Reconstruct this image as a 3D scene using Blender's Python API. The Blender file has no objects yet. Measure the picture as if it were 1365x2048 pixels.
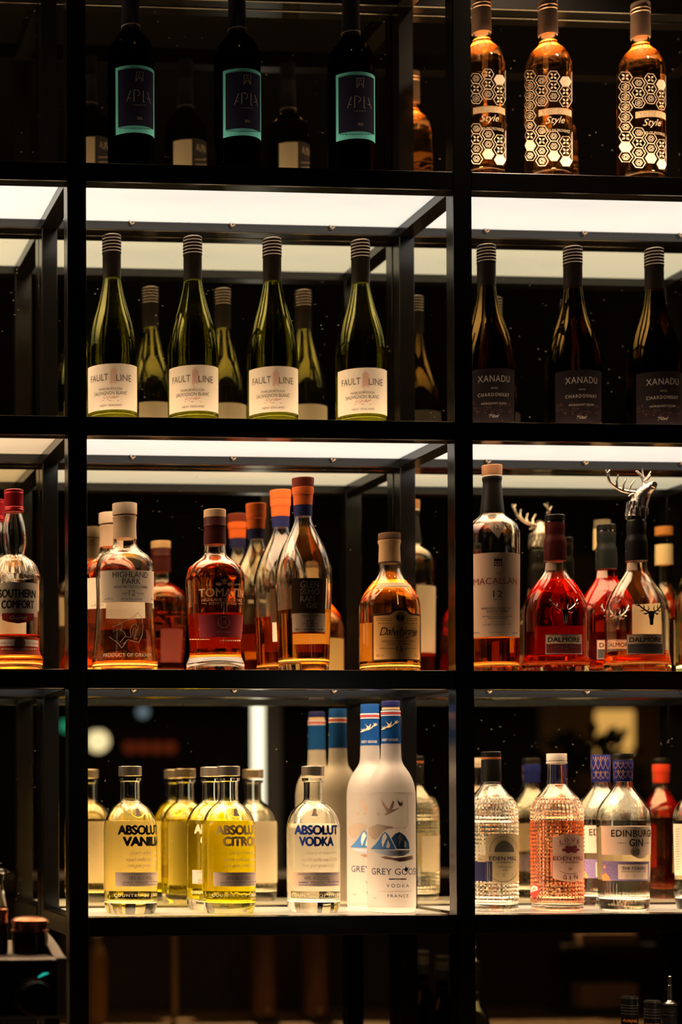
import bpy, bmesh, math, random
from mathutils import Matrix, Vector
random.seed(7)
SC = bpy.context.scene
COL = SC.collection
PI = math.pi

# ------------------------------------------------------------------ camera, world, light, exposure
F = 3600.0                        # focal length in pixels of the 1365 x 2048 frame
PX, PY = -283.7, 1561.7           # principal point (off-centre crop -> lens shift)
AX, AY, AZ = (math.radians(v) for v in (-0.556, -4.313, -0.068))
UNIT = 0.58 / 806.8               # metres per pixel-unit on the plane of the rack front
DIST = F * UNIT                   # camera to rack front
CZ = 1.30                         # camera height
def _rot():
    cx, sx, cy, sy, cz, sz = math.cos(AX), math.sin(AX), math.cos(AY), math.sin(AY), math.cos(AZ), math.sin(AZ)
    rx = Matrix(((1, 0, 0), (0, cx, -sx), (0, sx, cx)))
    ry = Matrix(((cy, 0, sy), (0, 1, 0), (-sy, 0, cy)))
    rz = Matrix(((cz, -sz, 0), (sz, cz, 0), (0, 0, 1)))
    return rz @ ry @ rx
ROT = _rot()                      # (right, down, forward) world axes -> camera axes
def at(px, py, Y):
    """world point on the vertical plane at depth Y behind the rack front seen at photo pixel (px, py)"""
    v = ROT.transposed() @ Vector(((px - PX) / F, (py - PY) / F, 1.0))
    s = (DIST + Y) / v.z
    return Vector((v.x * s, Y, CZ - v.y * s))
MIRY = 0.248
def mir(px, py, L):
    """world point whose mirror image is seen at (px, py), L metres in front of the mirror"""
    p = at(px, py, MIRY + L)
    return Vector((p.x, MIRY - L, p.z))

cd = bpy.data.cameras.new('camera'); cam = bpy.data.objects.new('camera', cd); COL.objects.link(cam)
def _b(v): return Vector((v[0], v[2], -v[1]))
_r, _u, _f = _b(ROT[0]), -_b(ROT[1]), _b(ROT[2])
cam.matrix_world = Matrix(((_r.x, _u.x, -_f.x, 0), (_r.y, _u.y, -_f.y, -DIST), (_r.z, _u.z, -_f.z, CZ), (0, 0, 0, 1)))
cd.sensor_fit = 'AUTO'; cd.sensor_width = 36.0; cd.lens = F / 2048 * 36
cd.shift_x = (682.5 - PX) / 2048; cd.shift_y = (PY - 1024) / 2048
cd.clip_start = 0.05; cd.clip_end = 60
cd.dof.use_dof = True; cd.dof.focus_distance = DIST + 0.06; cd.dof.aperture_fstop = 2.4
SC.camera = cam

w = bpy.data.worlds.new('world'); SC.world = w; w.use_nodes = True
w.node_tree.nodes['Background'].inputs[0].default_value = (1.0, 0.72, 0.45, 1)
w.node_tree.nodes['Background'].inputs[1].default_value = 0.0015
SC.view_settings.view_transform = 'Standard'; SC.view_settings.look = 'None'
SC.view_settings.gamma = 1.0; SC.view_settings.use_curve_mapping = False
SC.view_settings.exposure = 0.0
PANEL_COL, FACE_COL, PANEL_FACE = (1.0, 0.64, 0.35), (0.96, 1.0, 0.95), 0.62
E_DOWN, E_UP = 2.0, (2.0, 1.4, 1.75, 2.3)      # watts of the panels' LED light, down and up
cy = SC.cycles
cy.max_bounces = 24; cy.transmission_bounces = 20; cy.glossy_bounces = 8; cy.diffuse_bounces = 3; cy.transparent_max_bounces = 8
cy.caustics_reflective = False; cy.caustics_refractive = True; cy.blur_glossy = 0.3
cy.sample_clamp_indirect = 6.0; cy.use_denoising = True
try: cy.denoiser = 'OPENIMAGEDENOISE'
except Exception: pass
cy.use_adaptive_sampling = True; cy.adaptive_threshold = 0.02

def spot(name, loc, target, energy, color, size=1.2, blend=0.6, radius=0.05):
    l = bpy.data.lights.new(name, 'SPOT'); l.energy = energy; l.color = color; l.spot_size = size; l.spot_blend = blend; l.shadow_soft_size = radius
    o = bpy.data.objects.new(name, l); COL.objects.link(o); o.location = loc
    o.rotation_euler = (Vector(target) - Vector(loc)).to_track_quat('-Z', 'Y').to_euler()
    return o
CEILZ = 3.2
ADDED_SPOTS = [((0.75, -0.6, CEILZ - 0.03), (0.75, 0.1, 2.1), 1.5, 0.8), ((1.6, -0.55, CEILZ - 0.03), (1.3, 0.1, 2.35), 45.0, 0.6),
              ((1.45, -0.8, CEILZ - 0.03), (1.25, -0.12, 0.98), 70.0, 0.22), ((-0.35, -2.0, CEILZ - 0.03), (-0.12, -0.3, 0.98), 420.0, 0.24), ((1.7, -3.2, CEILZ - 0.03), (1.9, -1.6, 0.8), 480.0, 0.9)]
for _l, _t, _e, _c in ADDED_SPOTS:  # added spots, brightening the top shelf, worktop, coffee machine and bar counter
    spot('added_spot_light', (_l[0], _l[1], _l[2] - 0.03), _t, _e, (1.0, 0.68, 0.42), _c)

# ------------------------------------------------------------------ materials
MATS = {}
def _new(name):
    m = bpy.data.materials.new(name); m.use_nodes = True
    nt = m.node_tree; nt.nodes.clear()
    out = nt.nodes.new('ShaderNodeOutputMaterial')
    return m, nt, out
def plain(name, col, rough=0.5, metal=0.0, spec=0.22, noise=None, bump=None, coat=0.0):
    if name in MATS: return MATS[name]
    m, nt, out = _new(name)
    p = nt.nodes.new('ShaderNodeBsdfPrincipled'); nt.links.new(p.outputs[0], out.inputs[0])
    p.inputs['Base Color'].default_value = (*col, 1); p.inputs['Roughness'].default_value = rough
    p.inputs['Metallic'].default_value = metal; p.inputs['Specular IOR Level'].default_value = spec
    p.inputs['Coat Weight'].default_value = coat
    if noise or bump:
        tc = nt.nodes.new('ShaderNodeTexCoord'); n = nt.nodes.new('ShaderNodeTexNoise')
        sc_, amt = noise or bump
        mp = nt.nodes.new('ShaderNodeMapping'); nt.links.new(tc.outputs['Object'], mp.inputs[0]); nt.links.new(mp.outputs[0], n.inputs['Vector'])
        n.inputs['Scale'].default_value = sc_; n.inputs['Detail'].default_value = 4
        if noise:
            mx = nt.nodes.new('ShaderNodeMixRGB'); mx.inputs[1].default_value = (*[c * (1 - amt) for c in col], 1); mx.inputs[2].default_value = (*[min(1, c * (1 + amt)) for c in col], 1)
            nt.links.new(n.outputs[0], mx.inputs[0]); nt.links.new(mx.outputs[0], p.inputs['Base Color'])
        if bump:
            b = nt.nodes.new('ShaderNodeBump'); b.inputs['Strength'].default_value = amt; b.inputs['Distance'].default_value = 0.001
            nt.links.new(n.outputs[0], b.inputs['Height']); nt.links.new(b.outputs[0], p.inputs['Normal'])
    MATS[name] = m
    return m
def wood(name, c1, c2, scale=60):
    if name in MATS: return MATS[name]
    m, nt, out = _new(name)
    p = nt.nodes.new('ShaderNodeBsdfPrincipled'); nt.links.new(p.outputs[0], out.inputs[0]); p.inputs['Roughness'].default_value = 0.55
    tc = nt.nodes.new('ShaderNodeTexCoord'); mp = nt.nodes.new('ShaderNodeMapping'); mp.inputs['Scale'].default_value = (1, 1, 0.15)
    n = nt.nodes.new('ShaderNodeTexNoise'); n.inputs['Scale'].default_value = scale; n.inputs['Detail'].default_value = 6
    cr = nt.nodes.new('ShaderNodeValToRGB'); cr.color_ramp.elements[0].color = (*c1, 1); cr.color_ramp.elements[1].color = (*c2, 1)
    cr.color_ramp.elements[0].position = 0.35; cr.color_ramp.elements[1].position = 0.65
    nt.links.new(tc.outputs['Object'], mp.inputs[0]); nt.links.new(mp.outputs[0], n.inputs['Vector']); nt.links.new(n.outputs[0], cr.inputs[0]); nt.links.new(cr.outputs[0], p.inputs['Base Color'])
    MATS[name] = m
    return m
def glass(name, col=(1, 1, 1), ior=1.5, rough=0.0):
    if name in MATS: return MATS[name]
    m, nt, out = _new(name)
    g = nt.nodes.new('ShaderNodeBsdfGlass'); g.inputs['Color'].default_value = (*col, 1); g.inputs['IOR'].default_value = ior; g.inputs['Roughness'].default_value = rough
    nt.links.new(g.outputs[0], out.inputs[0])
    MATS[name] = m
    return m
def emit(name, col, strength):
    if name in MATS: return MATS[name]
    m, nt, out = _new(name)
    e = nt.nodes.new('ShaderNodeEmission'); e.inputs[0].default_value = (*col, 1); e.inputs[1].default_value = strength
    nt.links.new(e.outputs[0], out.inputs[0])
    MATS[name] = m
    return m
def frosted(name, col, rough=0.45, mixv=0.5):
    """frosted bottle glass: part translucent, part diffuse white"""
    if name in MATS: return MATS[name]
    m, nt, out = _new(name)
    d = nt.nodes.new('ShaderNodeBsdfDiffuse'); d.inputs[0].default_value = (*col, 1)
    t = nt.nodes.new('ShaderNodeBsdfTranslucent'); t.inputs[0].default_value = (*col, 1)
    g = nt.nodes.new('ShaderNodeBsdfGlossy'); g.inputs['Roughness'].default_value = rough
    a = nt.nodes.new('ShaderNodeMixShader'); a.inputs[0].default_value = mixv
    b = nt.nodes.new('ShaderNodeMixShader'); b.inputs[0].default_value = 0.06
    nt.links.new(d.outputs[0], a.inputs[1]); nt.links.new(t.outputs[0], a.inputs[2])
    nt.links.new(a.outputs[0], b.inputs[1]); nt.links.new(g.outputs[0], b.inputs[2]); nt.links.new(b.outputs[0], out.inputs[0])
    MATS[name] = m
    return m
def mirror_mat():
    m, nt, out = _new('dusty_mirror')
    g = nt.nodes.new('ShaderNodeBsdfGlossy'); g.inputs['Color'].default_value = (0.70, 0.65, 0.47, 1); g.inputs['Roughness'].default_value = 0.0
    d = nt.nodes.new('ShaderNodeBsdfDiffuse'); d.inputs[0].default_value = (0.55, 0.5, 0.42, 1)
    tc = nt.nodes.new('ShaderNodeTexCoord')
    v = nt.nodes.new('ShaderNodeTexVoronoi'); v.inputs['Scale'].default_value = 55.0
    mp = nt.nodes.new('ShaderNodeMapping'); mp.inputs['Scale'].default_value = (1.0, 1.0, 2.2); mp.inputs['Rotation'].default_value = (0, 0.2, 0)
    nt.links.new(tc.outputs['Object'], mp.inputs[0]); nt.links.new(mp.outputs[0], v.inputs['Vector'])
    lt = nt.nodes.new('ShaderNodeMath'); lt.operation = 'LESS_THAN'; lt.inputs[1].default_value = 0.07
    nt.links.new(v.outputs['Distance'], lt.inputs[0])
    n = nt.nodes.new('ShaderNodeTexNoise'); n.inputs['Scale'].default_value = 9.0; n.inputs['Detail'].default_value = 3
    nt.links.new(tc.outputs['Object'], n.inputs['Vector'])
    cr = nt.nodes.new('ShaderNodeValToRGB'); cr.color_ramp.elements[0].position = 0.44; cr.color_ramp.elements[1].position = 0.56
    nt.links.new(n.outputs[0], cr.inputs[0])
    mu = nt.nodes.new('ShaderNodeMath'); mu.operation = 'MULTIPLY'; nt.links.new(lt.outputs[0], mu.inputs[0]); nt.links.new(cr.outputs[0], mu.inputs[1])
    sc_ = nt.nodes.new('ShaderNodeMath'); sc_.operation = 'MULTIPLY_ADD'; sc_.inputs[1].default_value = 0.35; sc_.inputs[2].default_value = 0.0012
    nt.links.new(mu.outputs[0], sc_.inputs[0])
    mx = nt.nodes.new('ShaderNodeMixShader'); nt.links.new(sc_.outputs[0], mx.inputs[0]); nt.links.new(g.outputs[0], mx.inputs[1]); nt.links.new(d.outputs[0], mx.inputs[2])
    nt.links.new(mx.outputs[0], out.inputs[0])
    return m

BLACK = plain('black_powder_coat', (0.0025, 0.0022, 0.002), 0.2, 0, 0.6, noise=(40, 0.15))
DARKW = plain('dark_wall_paint', (0.03, 0.024, 0.02), 0.8, noise=(6, 0.3))
STEEL = plain('brushed_steel', (0.55, 0.52, 0.48), 0.28, 1.0)
CHROME = plain('polished_pewter', (0.62, 0.6, 0.58), 0.16, 1.0)
INKBLK = plain('black_ink', (0.012, 0.011, 0.013), 0.5)
INKGREY = plain('grey_ink', (0.16, 0.14, 0.13), 0.6)
INKRED = plain('red_ink', (0.5, 0.06, 0.05), 0.5)
INKMAR = plain('maroon_ink', (0.22, 0.03, 0.05), 0.5)
INKBLUE = plain('blue_ink', (0.02, 0.06, 0.42), 0.45)
INKNAVY = plain('navy_ink', (0.02, 0.03, 0.12), 0.5)
INKGOLD = plain('gold_ink', (0.75, 0.52, 0.22), 0.4, 0.4)
INKWHITE = plain('white_ink', (0.82, 0.76, 0.68), 0.6)
CREAM = plain('cream_paper', (0.8, 0.73, 0.62), 0.65)
WHITEP = plain('white_paper', (0.84, 0.8, 0.74), 0.65)
GLASS = glass('clear_glass', (0.985, 0.99, 0.98), 1.5)

# ------------------------------------------------------------------ object helpers
def obj(name, me, mat=None, parent=None, label=None):
    o = bpy.data.objects.new(name, me); COL.objects.link(o)
    if mat is not None and not me.materials: me.materials.append(mat)
    if parent is not None: o.parent = parent
    if label: o['label'] = label
    return o
def empty(name, loc, label, cat, group=None):
    o = bpy.data.objects.new(name, None); COL.objects.link(o); o.empty_display_size = 0.02
    o.location = loc; o['label'] = label; o['category'] = cat
    if group: o['group'] = group
    return o
def tag(o, label, cat, group=None, kind=None):
    o['label'] = label; o['category'] = cat
    if group: o['group'] = group
    if kind: o['kind'] = kind
    return o
def struct(o, label=None):
    o['kind'] = 'structure'
    if label: o['label'] = label
    return o
def finish(bm, name, smooth=True, sharp=math.radians(38)):
    bmesh.ops.recalc_face_normals(bm, faces=bm.faces)
    if smooth:
        for f in bm.faces: f.smooth = True
        for e in bm.edges:
            if len(e.link_faces) == 2 and e.calc_face_angle(0) > sharp: e.smooth = False
    me = bpy.data.meshes.new(name); bm.to_mesh(me); bm.free()
    return me
def box_bm(bm, x0, x1, y0, y1, z0, z1, bev=0.0):
    r = bmesh.ops.create_cube(bm, size=1.0)
    vs = r['verts']
    for v in vs: v.co = Vector(((x0 + x1) / 2 + v.co.x * (x1 - x0), (y0 + y1) / 2 + v.co.y * (y1 - y0), (z0 + z1) / 2 + v.co.z * (z1 - z0)))
    if bev > 0:
        es = list({e for v in vs for e in v.link_edges})
        bmesh.ops.bevel(bm, geom=es, offset=bev, segments=2, profile=0.5, affect='EDGES')
def box(name, x0, x1, y0, y1, z0, z1, mat, parent=None, bev=0.0, label=None):
    bm = bmesh.new(); box_bm(bm, x0, x1, y0, y1, z0, z1, bev)
    return obj(name, finish(bm, name, False), mat, parent, label)
def tube_bm(bm, pts, radii, seg=8, caps=True):
    """tapered tube through 3-D points"""
    rings = []; n = len(pts); up0 = None
    for i, p in enumerate(pts):
        t = (Vector(pts[min(i + 1, n - 1)]) - Vector(pts[max(i - 1, 0)])).normalized()
        if up0 is None: up0 = t.orthogonal().normalized()
        s = t.cross(up0).normalized(); u = s.cross(t).normalized(); up0 = u
        r = radii[i] if hasattr(radii, '__len__') else radii
        rings.append([bm.verts.new(Vector(p) + (s * math.cos(a) + u * math.sin(a)) * r) for a in [2 * PI * k / seg for k in range(seg)]])
    for a, b in zip(rings, rings[1:]):
        for k in range(seg): bm.faces.new((a[k], a[(k + 1) % seg], b[(k + 1) % seg], b[k]))
    if caps: bm.faces.new(rings[0][::-1]); bm.faces.new(rings[-1])
def smooth_pts(pts, n=4):
    """Catmull-Rom through (z, r) points; a doubled point is a corner"""
    out = []
    segs = [[]]
    for p in pts:
        if segs[-1] and segs[-1][-1] == p: segs.append([p])
        else: segs[-1].append(p)
    for sg in segs:
        for i in range(len(sg) - 1):
            p0 = sg[max(i - 1, 0)]; p1 = sg[i]; p2 = sg[i + 1]; p3 = sg[min(i + 2, len(sg) - 1)]
            for k in range(n):
                t = k / n
                q = tuple(0.5 * (2 * p1[j] + (p2[j] - p0[j]) * t + (2 * p0[j] - 5 * p1[j] + 4 * p2[j] - p3[j]) * t * t + (3 * p1[j] - p0[j] - 3 * p2[j] + p3[j]) * t ** 3) for j in (0, 1))
                out.append(q)
        out.append(sg[-1])
    return out
def lathe_bm(bm, prof, seg=48, oval=1.0, mod=None, cap0=True, cap1=True):
    """prof: list of (z, r); mod(z, phi, i, j) -> radius factor"""
    rings = []
    for j, (z, r) in enumerate(prof):
        ring = []
        for i in range(seg):
            a = 2 * PI * i / seg
            q = r * (mod(z, a, i, j) if mod else 1.0)
            ring.append(bm.verts.new((q * math.sin(a), -q * math.cos(a) * oval, z)))
        rings.append(ring)
    for a, b in zip(rings, rings[1:]):
        for k in range(seg): bm.faces.new((a[k], a[(k + 1) % seg], b[(k + 1) % seg], b[k]))
    if cap0: bm.faces.new(rings[0][::-1])
    if cap1: bm.faces.new(rings[-1])
    return rings
def copy_tree(o, parent=None):
    c = o.copy(); COL.objects.link(c)
    if parent is not None: c.parent = parent
    for ch in list(o.children): copy_tree(ch, c)
    return c

# ------------------------------------------------------------------ lettering
_TXT = {}
def text2d(s, bold=0.0, shear=0.0, space=1.0):
    key = (s, bold, shear, space)
    if key in _TXT: return _TXT[key]
    cu = bpy.data.curves.new('lettering_curve', 'FONT'); cu.body = s; cu.resolution_u = 3; cu.shear = shear; cu.space_character = space
    o = bpy.data.objects.new('lettering_curve', cu); COL.objects.link(o)
    dg = bpy.context.evaluated_depsgraph_get(); dg.update()
    me = bpy.data.meshes.new_from_object(o.evaluated_get(dg))
    vs = [(v.co.x, v.co.y) for v in me.vertices]; fs = [tuple(p.vertices) for p in me.polygons]
    bpy.data.objects.remove(o); bpy.data.curves.remove(cu); bpy.data.meshes.remove(me)
    if bold > 0.008:                       # heavier strokes: the same outlines again, slightly shifted
        n0 = len(vs); v0, f0 = list(vs), list(fs)
        for dx, dy in ((-bold, 0), (bold, 0), (0, bold * 0.7), (0, -bold * 0.7)):
            o_ = len(vs); vs += [(x + dx, y + dy) for x, y in v0]; fs += [tuple(i + o_ for i in f) for f in f0]
    x0 = min(v[0] for v in vs); x1 = max(v[0] for v in vs); y0 = min(v[1] for v in vs); y1 = max(v[1] for v in vs)
    vs = [((v[0] - x0) / (x1 - x0), (v[1] - y0) / max(1e-6, y1 - y0)) for v in vs]
    _TXT[key] = (vs, fs, (x1 - x0) / max(1e-6, y1 - y0))
    return _TXT[key]
def stroke2d(pts, wd):
    """flat ribbon along 2-D points -> (verts, quads)"""
    vs, fs = [], []
    n = len(pts)
    for i, p in enumerate(pts):
        a = pts[max(i - 1, 0)]; b = pts[min(i + 1, n - 1)]
        dx, dy = b[0] - a[0], b[1] - a[1]; l = math.hypot(dx, dy) or 1
        wi = wd[i] if hasattr(wd, '__len__') else wd
        vs += [(p[0] - dy / l * wi / 2, p[1] + dx / l * wi / 2), (p[0] + dy / l * wi / 2, p[1] - dx / l * wi / 2)]
        if i: fs.append((2 * i - 2, 2 * i - 1, 2 * i + 1, 2 * i))
    return vs, fs
def ellipse2d(cx, cz, rx, rz, n=24, a0=0, a1=2 * PI):
    return [(cx + rx * math.cos(a0 + (a1 - a0) * k / n), cz + rz * math.sin(a0 + (a1 - a0) * k / n)) for k in range(n + (0 if abs(a1 - a0 - 2 * PI) < 1e-6 else 1))]

# ------------------------------------------------------------------ bottles
def back_paper(m):
    """thin label paper that lets light through from behind"""
    p = m.node_tree.nodes.get('Principled BSDF')
    c = p.inputs['Base Color'].default_value[:3] if p else (0.8, 0.7, 0.5)
    return frosted(m.name + '_thin', tuple(c), 0.6, 0.5)
SHELF = {}          # row -> z of the shelf top
LETTER_OFF = 0.00035
class Bottle:
    def __init__(s, name, label, cx, ymid, a, row, prof, group=None, cat='bottle', oval=1.0):
        s.cx, s.a, s.oval = cx, a, oval
        p = at(cx, ymid, a)
        s.X, s.zb = p.x, SHELF[row]
        s.root = empty(name, (p.x, a, s.zb), label, cat, group)
        s.th = math.atan2(p.x, DIST + a)
        s.mpp = (at(cx + 1, ymid, a).x - at(cx, ymid, a).x)
        pts = []
        for y, hw in prof:
            r = hw * s.mpp * math.cos(s.th)
            pts.append((s.zy(y, 0) if y is not None else 0.0, r))
        pts = [p for p in pts[:-1] if p[0] > 0.003] + [(0.0005, pts[-1][1])]
        s.prof = smooth_pts(pts)[::-1]            # bottom -> top
    def zy(s, y, toward=0.0):
        """local z of photo row y on the axis plane moved `toward` metres to the camera"""
        return at(s.cx, y, s.a - toward).z - s.zb
    def r(s, z):
        pr = s.prof
        if z <= pr[0][0]: return pr[0][1]
        for (z0, r0), (z1, r1) in zip(pr, pr[1:]):
            if z0 <= z <= z1 and z1 > z0: return r0 + (r1 - r0) * (z - z0) / (z1 - z0)
        return pr[-1][1]
    def glass(s, mat, t=0.0028, tb=0.008, seg=48, mod=None, name='glass_body', solid=False, sharp=50):
        bm = bmesh.new()
        outer = s.prof
        s.t, s.tb = t, tb
        s.inner = [(z, max(r - t, 0.002)) for z, r in outer if z > tb + 0.001]
        rb = s.r(tb)
        s.inner = [(tb, max(rb - t * 2.2, 0.002)), (tb + 0.0009, max(rb - t * 1.4, 0.002))] + [q for q in s.inner if q[0] > tb + 0.002]
        ro = lathe_bm(bm, outer, seg, s.oval, mod, True, solid)
        if not solid:
            ri = lathe_bm(bm, s.inner, seg, s.oval, None, True, False)
            a, b = ro[-1], ri[-1]
            for k in range(seg): bm.faces.new((a[k], a[(k + 1) % seg], b[(k + 1) % seg], b[k]))
        s.body = obj(name, finish(bm, name, sharp=math.radians(sharp)), mat, s.root)
        return s.body
    def liquid(s, ylev, mat, seg=48):
        zl = s.zy(ylev, 0)
        pr = [(z, r + s.t * 0.35) for z, r in s.inner if z < zl - 0.0005]
        pr[0] = (pr[0][0] - 0.0006, pr[0][1])
        rl = None
        for (z0, r0), (z1, r1) in zip(s.inner, s.inner[1:]):
            if z0 <= zl <= z1 and z1 > z0: rl = r0 + (r1 - r0) * (zl - z0) / (z1 - z0)
        pr.append((zl, (rl or s.inner[-1][1]) + s.t * 0.35))
        bm = bmesh.new(); lathe_bm(bm, pr, seg, s.oval)
        return obj('liquid', finish(bm, 'liquid', sharp=math.radians(50)), mat, s.root)
    def cap(s, name, pts, mat, seg=40, parent=None, flutes=0, label=None, oval=None):
        """closed lathe part given as photo (y, half width) points"""
        rmax = max(h for _, h in pts) * s.mpp * math.cos(s.th)
        q = [(s.zy(y, rmax * 0.9), h * s.mpp * math.cos(s.th)) for y, h in pts][::-1]
        bm = bmesh.new()
        mod = (lambda z, p, i, j: 1 - 0.025 * (i % 2)) if flutes else None
        lathe_bm(bm, q, flutes * 2 if flutes else seg, oval or (1.0 if s.oval == 1 else 1.0), mod)
        return obj(name, finish(bm, name, sharp=math.radians(30)), mat, parent or s.root, label)
    # ---- things printed or stuck on the wall of the bottle
    def alpha(s, x, z, r=None):
        r = r or s.r(z)
        d = (x - s.cx) * s.mpp * math.cos(s.th)
        f = lambda al: r * (math.sin(al) * math.cos(s.th) + s.oval * math.cos(al) * math.sin(s.th))
        lo = -s.th - PI / 2 + 0.12; hi = -s.th + PI / 2 - 0.12
        for _ in range(40):
            m = (lo + hi) / 2
            if f(m) < d: lo = m
            else: hi = m
        return lo
    def frame(s, x0, x1, y0, y1, r=None):
        """photo box -> (alpha0, alpha1, z bottom, z top) on the wall"""
        zc = s.zy((y0 + y1) / 2, 0.03); rr = r or s.r(zc)
        a0, a1 = s.alpha(x0, zc, rr), s.alpha(x1, zc, rr)
        al = max(a0, min(a1, (a0 + a1) / 2))
        tw = rr * s.oval * math.cos(al)
        return a0, a1, s.zy(y1, tw), s.zy(y0, tw)
    def wrap(s, name, vs, fs, mat, off, parent=None, label=None, back=False, rfun=None, cut=0.004):
        """bend 2-D (angle, z) geometry round the bottle"""
        bm = bmesh.new()
        bv = [bm.verts.new((a, 0, z)) for a, z in vs]
        for f in fs:
            try: bm.faces.new([bv[i] for i in f])
            except ValueError: pass
        if cut:
            amin = min(a for a, _ in vs); amax = max(a for a, _ in vs)
            step = 0.11; k = math.ceil(amin / step)
            while k * step < amax:
                bmesh.ops.bisect_plane(bm, geom=list(bm.verts) + list(bm.edges) + list(bm.faces), plane_co=(k * step, 0, 0), plane_no=(1, 0, 0)); k += 1
            zmin = min(z for _, z in vs); zmax = max(z for _, z in vs)
            if zmax - zmin > 0.02:
                zz = zmin + 0.008
                while zz < zmax:
                    bmesh.ops.bisect_plane(bm, geom=list(bm.verts) + list(bm.edges) + list(bm.faces), plane_co=(0, 0, zz), plane_no=(0, 0, 1)); zz += 0.008
        rf = rfun or s.r
        for v in bm.verts:
            a, z = v.co.x, v.co.z
            if back: a = a + PI
            r = rf(z) + off
            v.co = Vector((r * math.sin(a), -r * math.cos(a) * s.oval, z))
        for f in bm.faces:
            f.normal_update()
            c = f.calc_center_median()
            if f.normal.dot(Vector((c.x, c.y, 0))) < 0: f.normal_flip()
        me = bpy.data.meshes.new(name)
        for f in bm.faces: f.smooth = True
        bm.to_mesh(me); bm.free()
        return obj(name, me, mat, parent or s.root, label)
    def label(s, x0, x1, y0, y1, mat, off=0.0003, name='front_label', top=None, bot=None, parent=None, label=None, back=False, r=None, rfun=None, dz=0):
        if back: mat = back_paper(mat)
        """patch of paper; top/bot(u) add height along u in -1..1 (metres)"""
        a0, a1, zb, zt = s.frame(x0, x1, y0, y1, r)
        n = 24
        vs, fs = [], []
        for k in range(n + 1):
            u = -1 + 2 * k / n; a = a0 + (a1 - a0) * k / n
            vs += [(a, zb + (bot(u) if bot else 0)), (a, zt + (top(u) if top else 0))]
            if k: fs.append((2 * k - 2, 2 * k, 2 * k + 1, 2 * k - 1))
        return s.wrap(name, vs, fs, mat, off, parent, label, back, rfun)
    def ring(s, name, y0, y1, mat, off=0.0003, parent=None, rfun=None, label=None, span=PI * 0.999):
        zb, zt = s.zy(y1, 0.02), s.zy(y0, 0.02)
        vs, fs = [], []
        for k in range(49):
            a = -span + 2 * span * k / 48
            vs += [(a, zb), (a, zt)]
            if k: fs.append((2 * k - 2, 2 * k, 2 * k + 1, 2 * k - 1))
        return s.wrap(name, vs, fs, mat, off, parent, label, False, rfun, cut=0)
    def text(s, items, mat, parent, off=0.0006, name='lettering', r=None, rfun=None):
        """items: (string, x0, x1, y0, y1[, bold, shear, space]) in photo pixels, joined into one mesh"""
        V, Fc = [], []
        for it in items:
            st, x0, x1, y0, y1 = it[:5]; bold = it[5] if len(it) > 5 else 0.0; sh = it[6] if len(it) > 6 else 0.0; sp = it[7] if len(it) > 7 else 1.0
            vs, fs, _ = text2d(st, bold, sh, sp)
            a0, a1, zb, zt = s.frame(x0, x1, y0, y1, r)
            o = len(V)
            V += [(a0 + u * (a1 - a0), zb + v * (zt - zb)) for u, v in vs]; Fc += [tuple(i + o for i in f) for f in fs]
        return s.wrap(name, V, Fc, mat, off, parent, None, False, rfun, cut=0.004)
    def lines(s, strokes, mat, parent, off=0.0006, name='ornament', r=None, rfun=None, box=None):
        """strokes: (list of photo points, width px)"""
        V, Fc = [], []
        for pts, wd in strokes:
            xs = [p[0] for p in pts]; ys = [p[1] for p in pts]
            q = []
            for x, y in pts:
                zc = s.zy(y, 0.03); rr = r or (rfun or s.r)(zc)
                al = s.alpha(x, zc, rr)
                q.append((al, s.zy(y, rr * s.oval * math.cos(al))))
            rr = r or s.r(q[0][1])
            scaled = [(a * rr, z) for a, z in q]
            wm = [v * s.mpp for v in wd] if hasattr(wd, '__len__') else wd * s.mpp
            vs, fs = stroke2d(scaled, wm)
            o = len(V); V += [(a / rr, z) for a, z in vs]; Fc += [tuple(i + o for i in f) for f in fs]
        return s.wrap(name, V, Fc, mat, off, parent, None, False, rfun, cut=0)
    def polys(s, plist, mat, parent, off=0.0006, name='ornament', r=None, rfun=None, label=None):
        """filled photo-pixel polygons"""
        V, Fc = [], []
        for pts in plist:
            o = len(V)
            for x, y in pts:
                zc = s.zy(y, 0.03); rr = r or (rfun or s.r)(zc)
                al = s.alpha(x, zc, rr); V.append((al, s.zy(y, rr * s.oval * math.cos(al))))
            Fc.append(tuple(range(o, len(V))))
        return s.wrap(name, V, Fc, mat, off, parent, label, False, rfun, cut=0.004)
    def small(s, rows, mat, parent, off=0.0006, name='fine_print', seed=1, rfun=None, r=None):
        """unreadably small print: rows (x0, x1, y, height px) of word-length dashes"""
        rnd = random.Random(seed); st = []
        for x0, x1, y, h in rows:
            x = x0
            while x < x1 - 1:
                l = min(rnd.uniform(2.0, 6.0), x1 - x)
                st.append(([(x, y), (x + l / 2, y), (x + l, y)], h)); x += l + rnd.uniform(0.8, 1.6)
        return s.lines(st, mat, parent, off, name, r, rfun)
def again(b, cx, ymid, a, row, label, rot=0.0):
    """the same bottle standing somewhere else"""
    p = at(cx, ymid, a)
    c = copy_tree(b.root); c.location = (p.x, a, SHELF[row]); c.rotation_euler = (0, 0, rot); c['label'] = label
    return c

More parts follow.
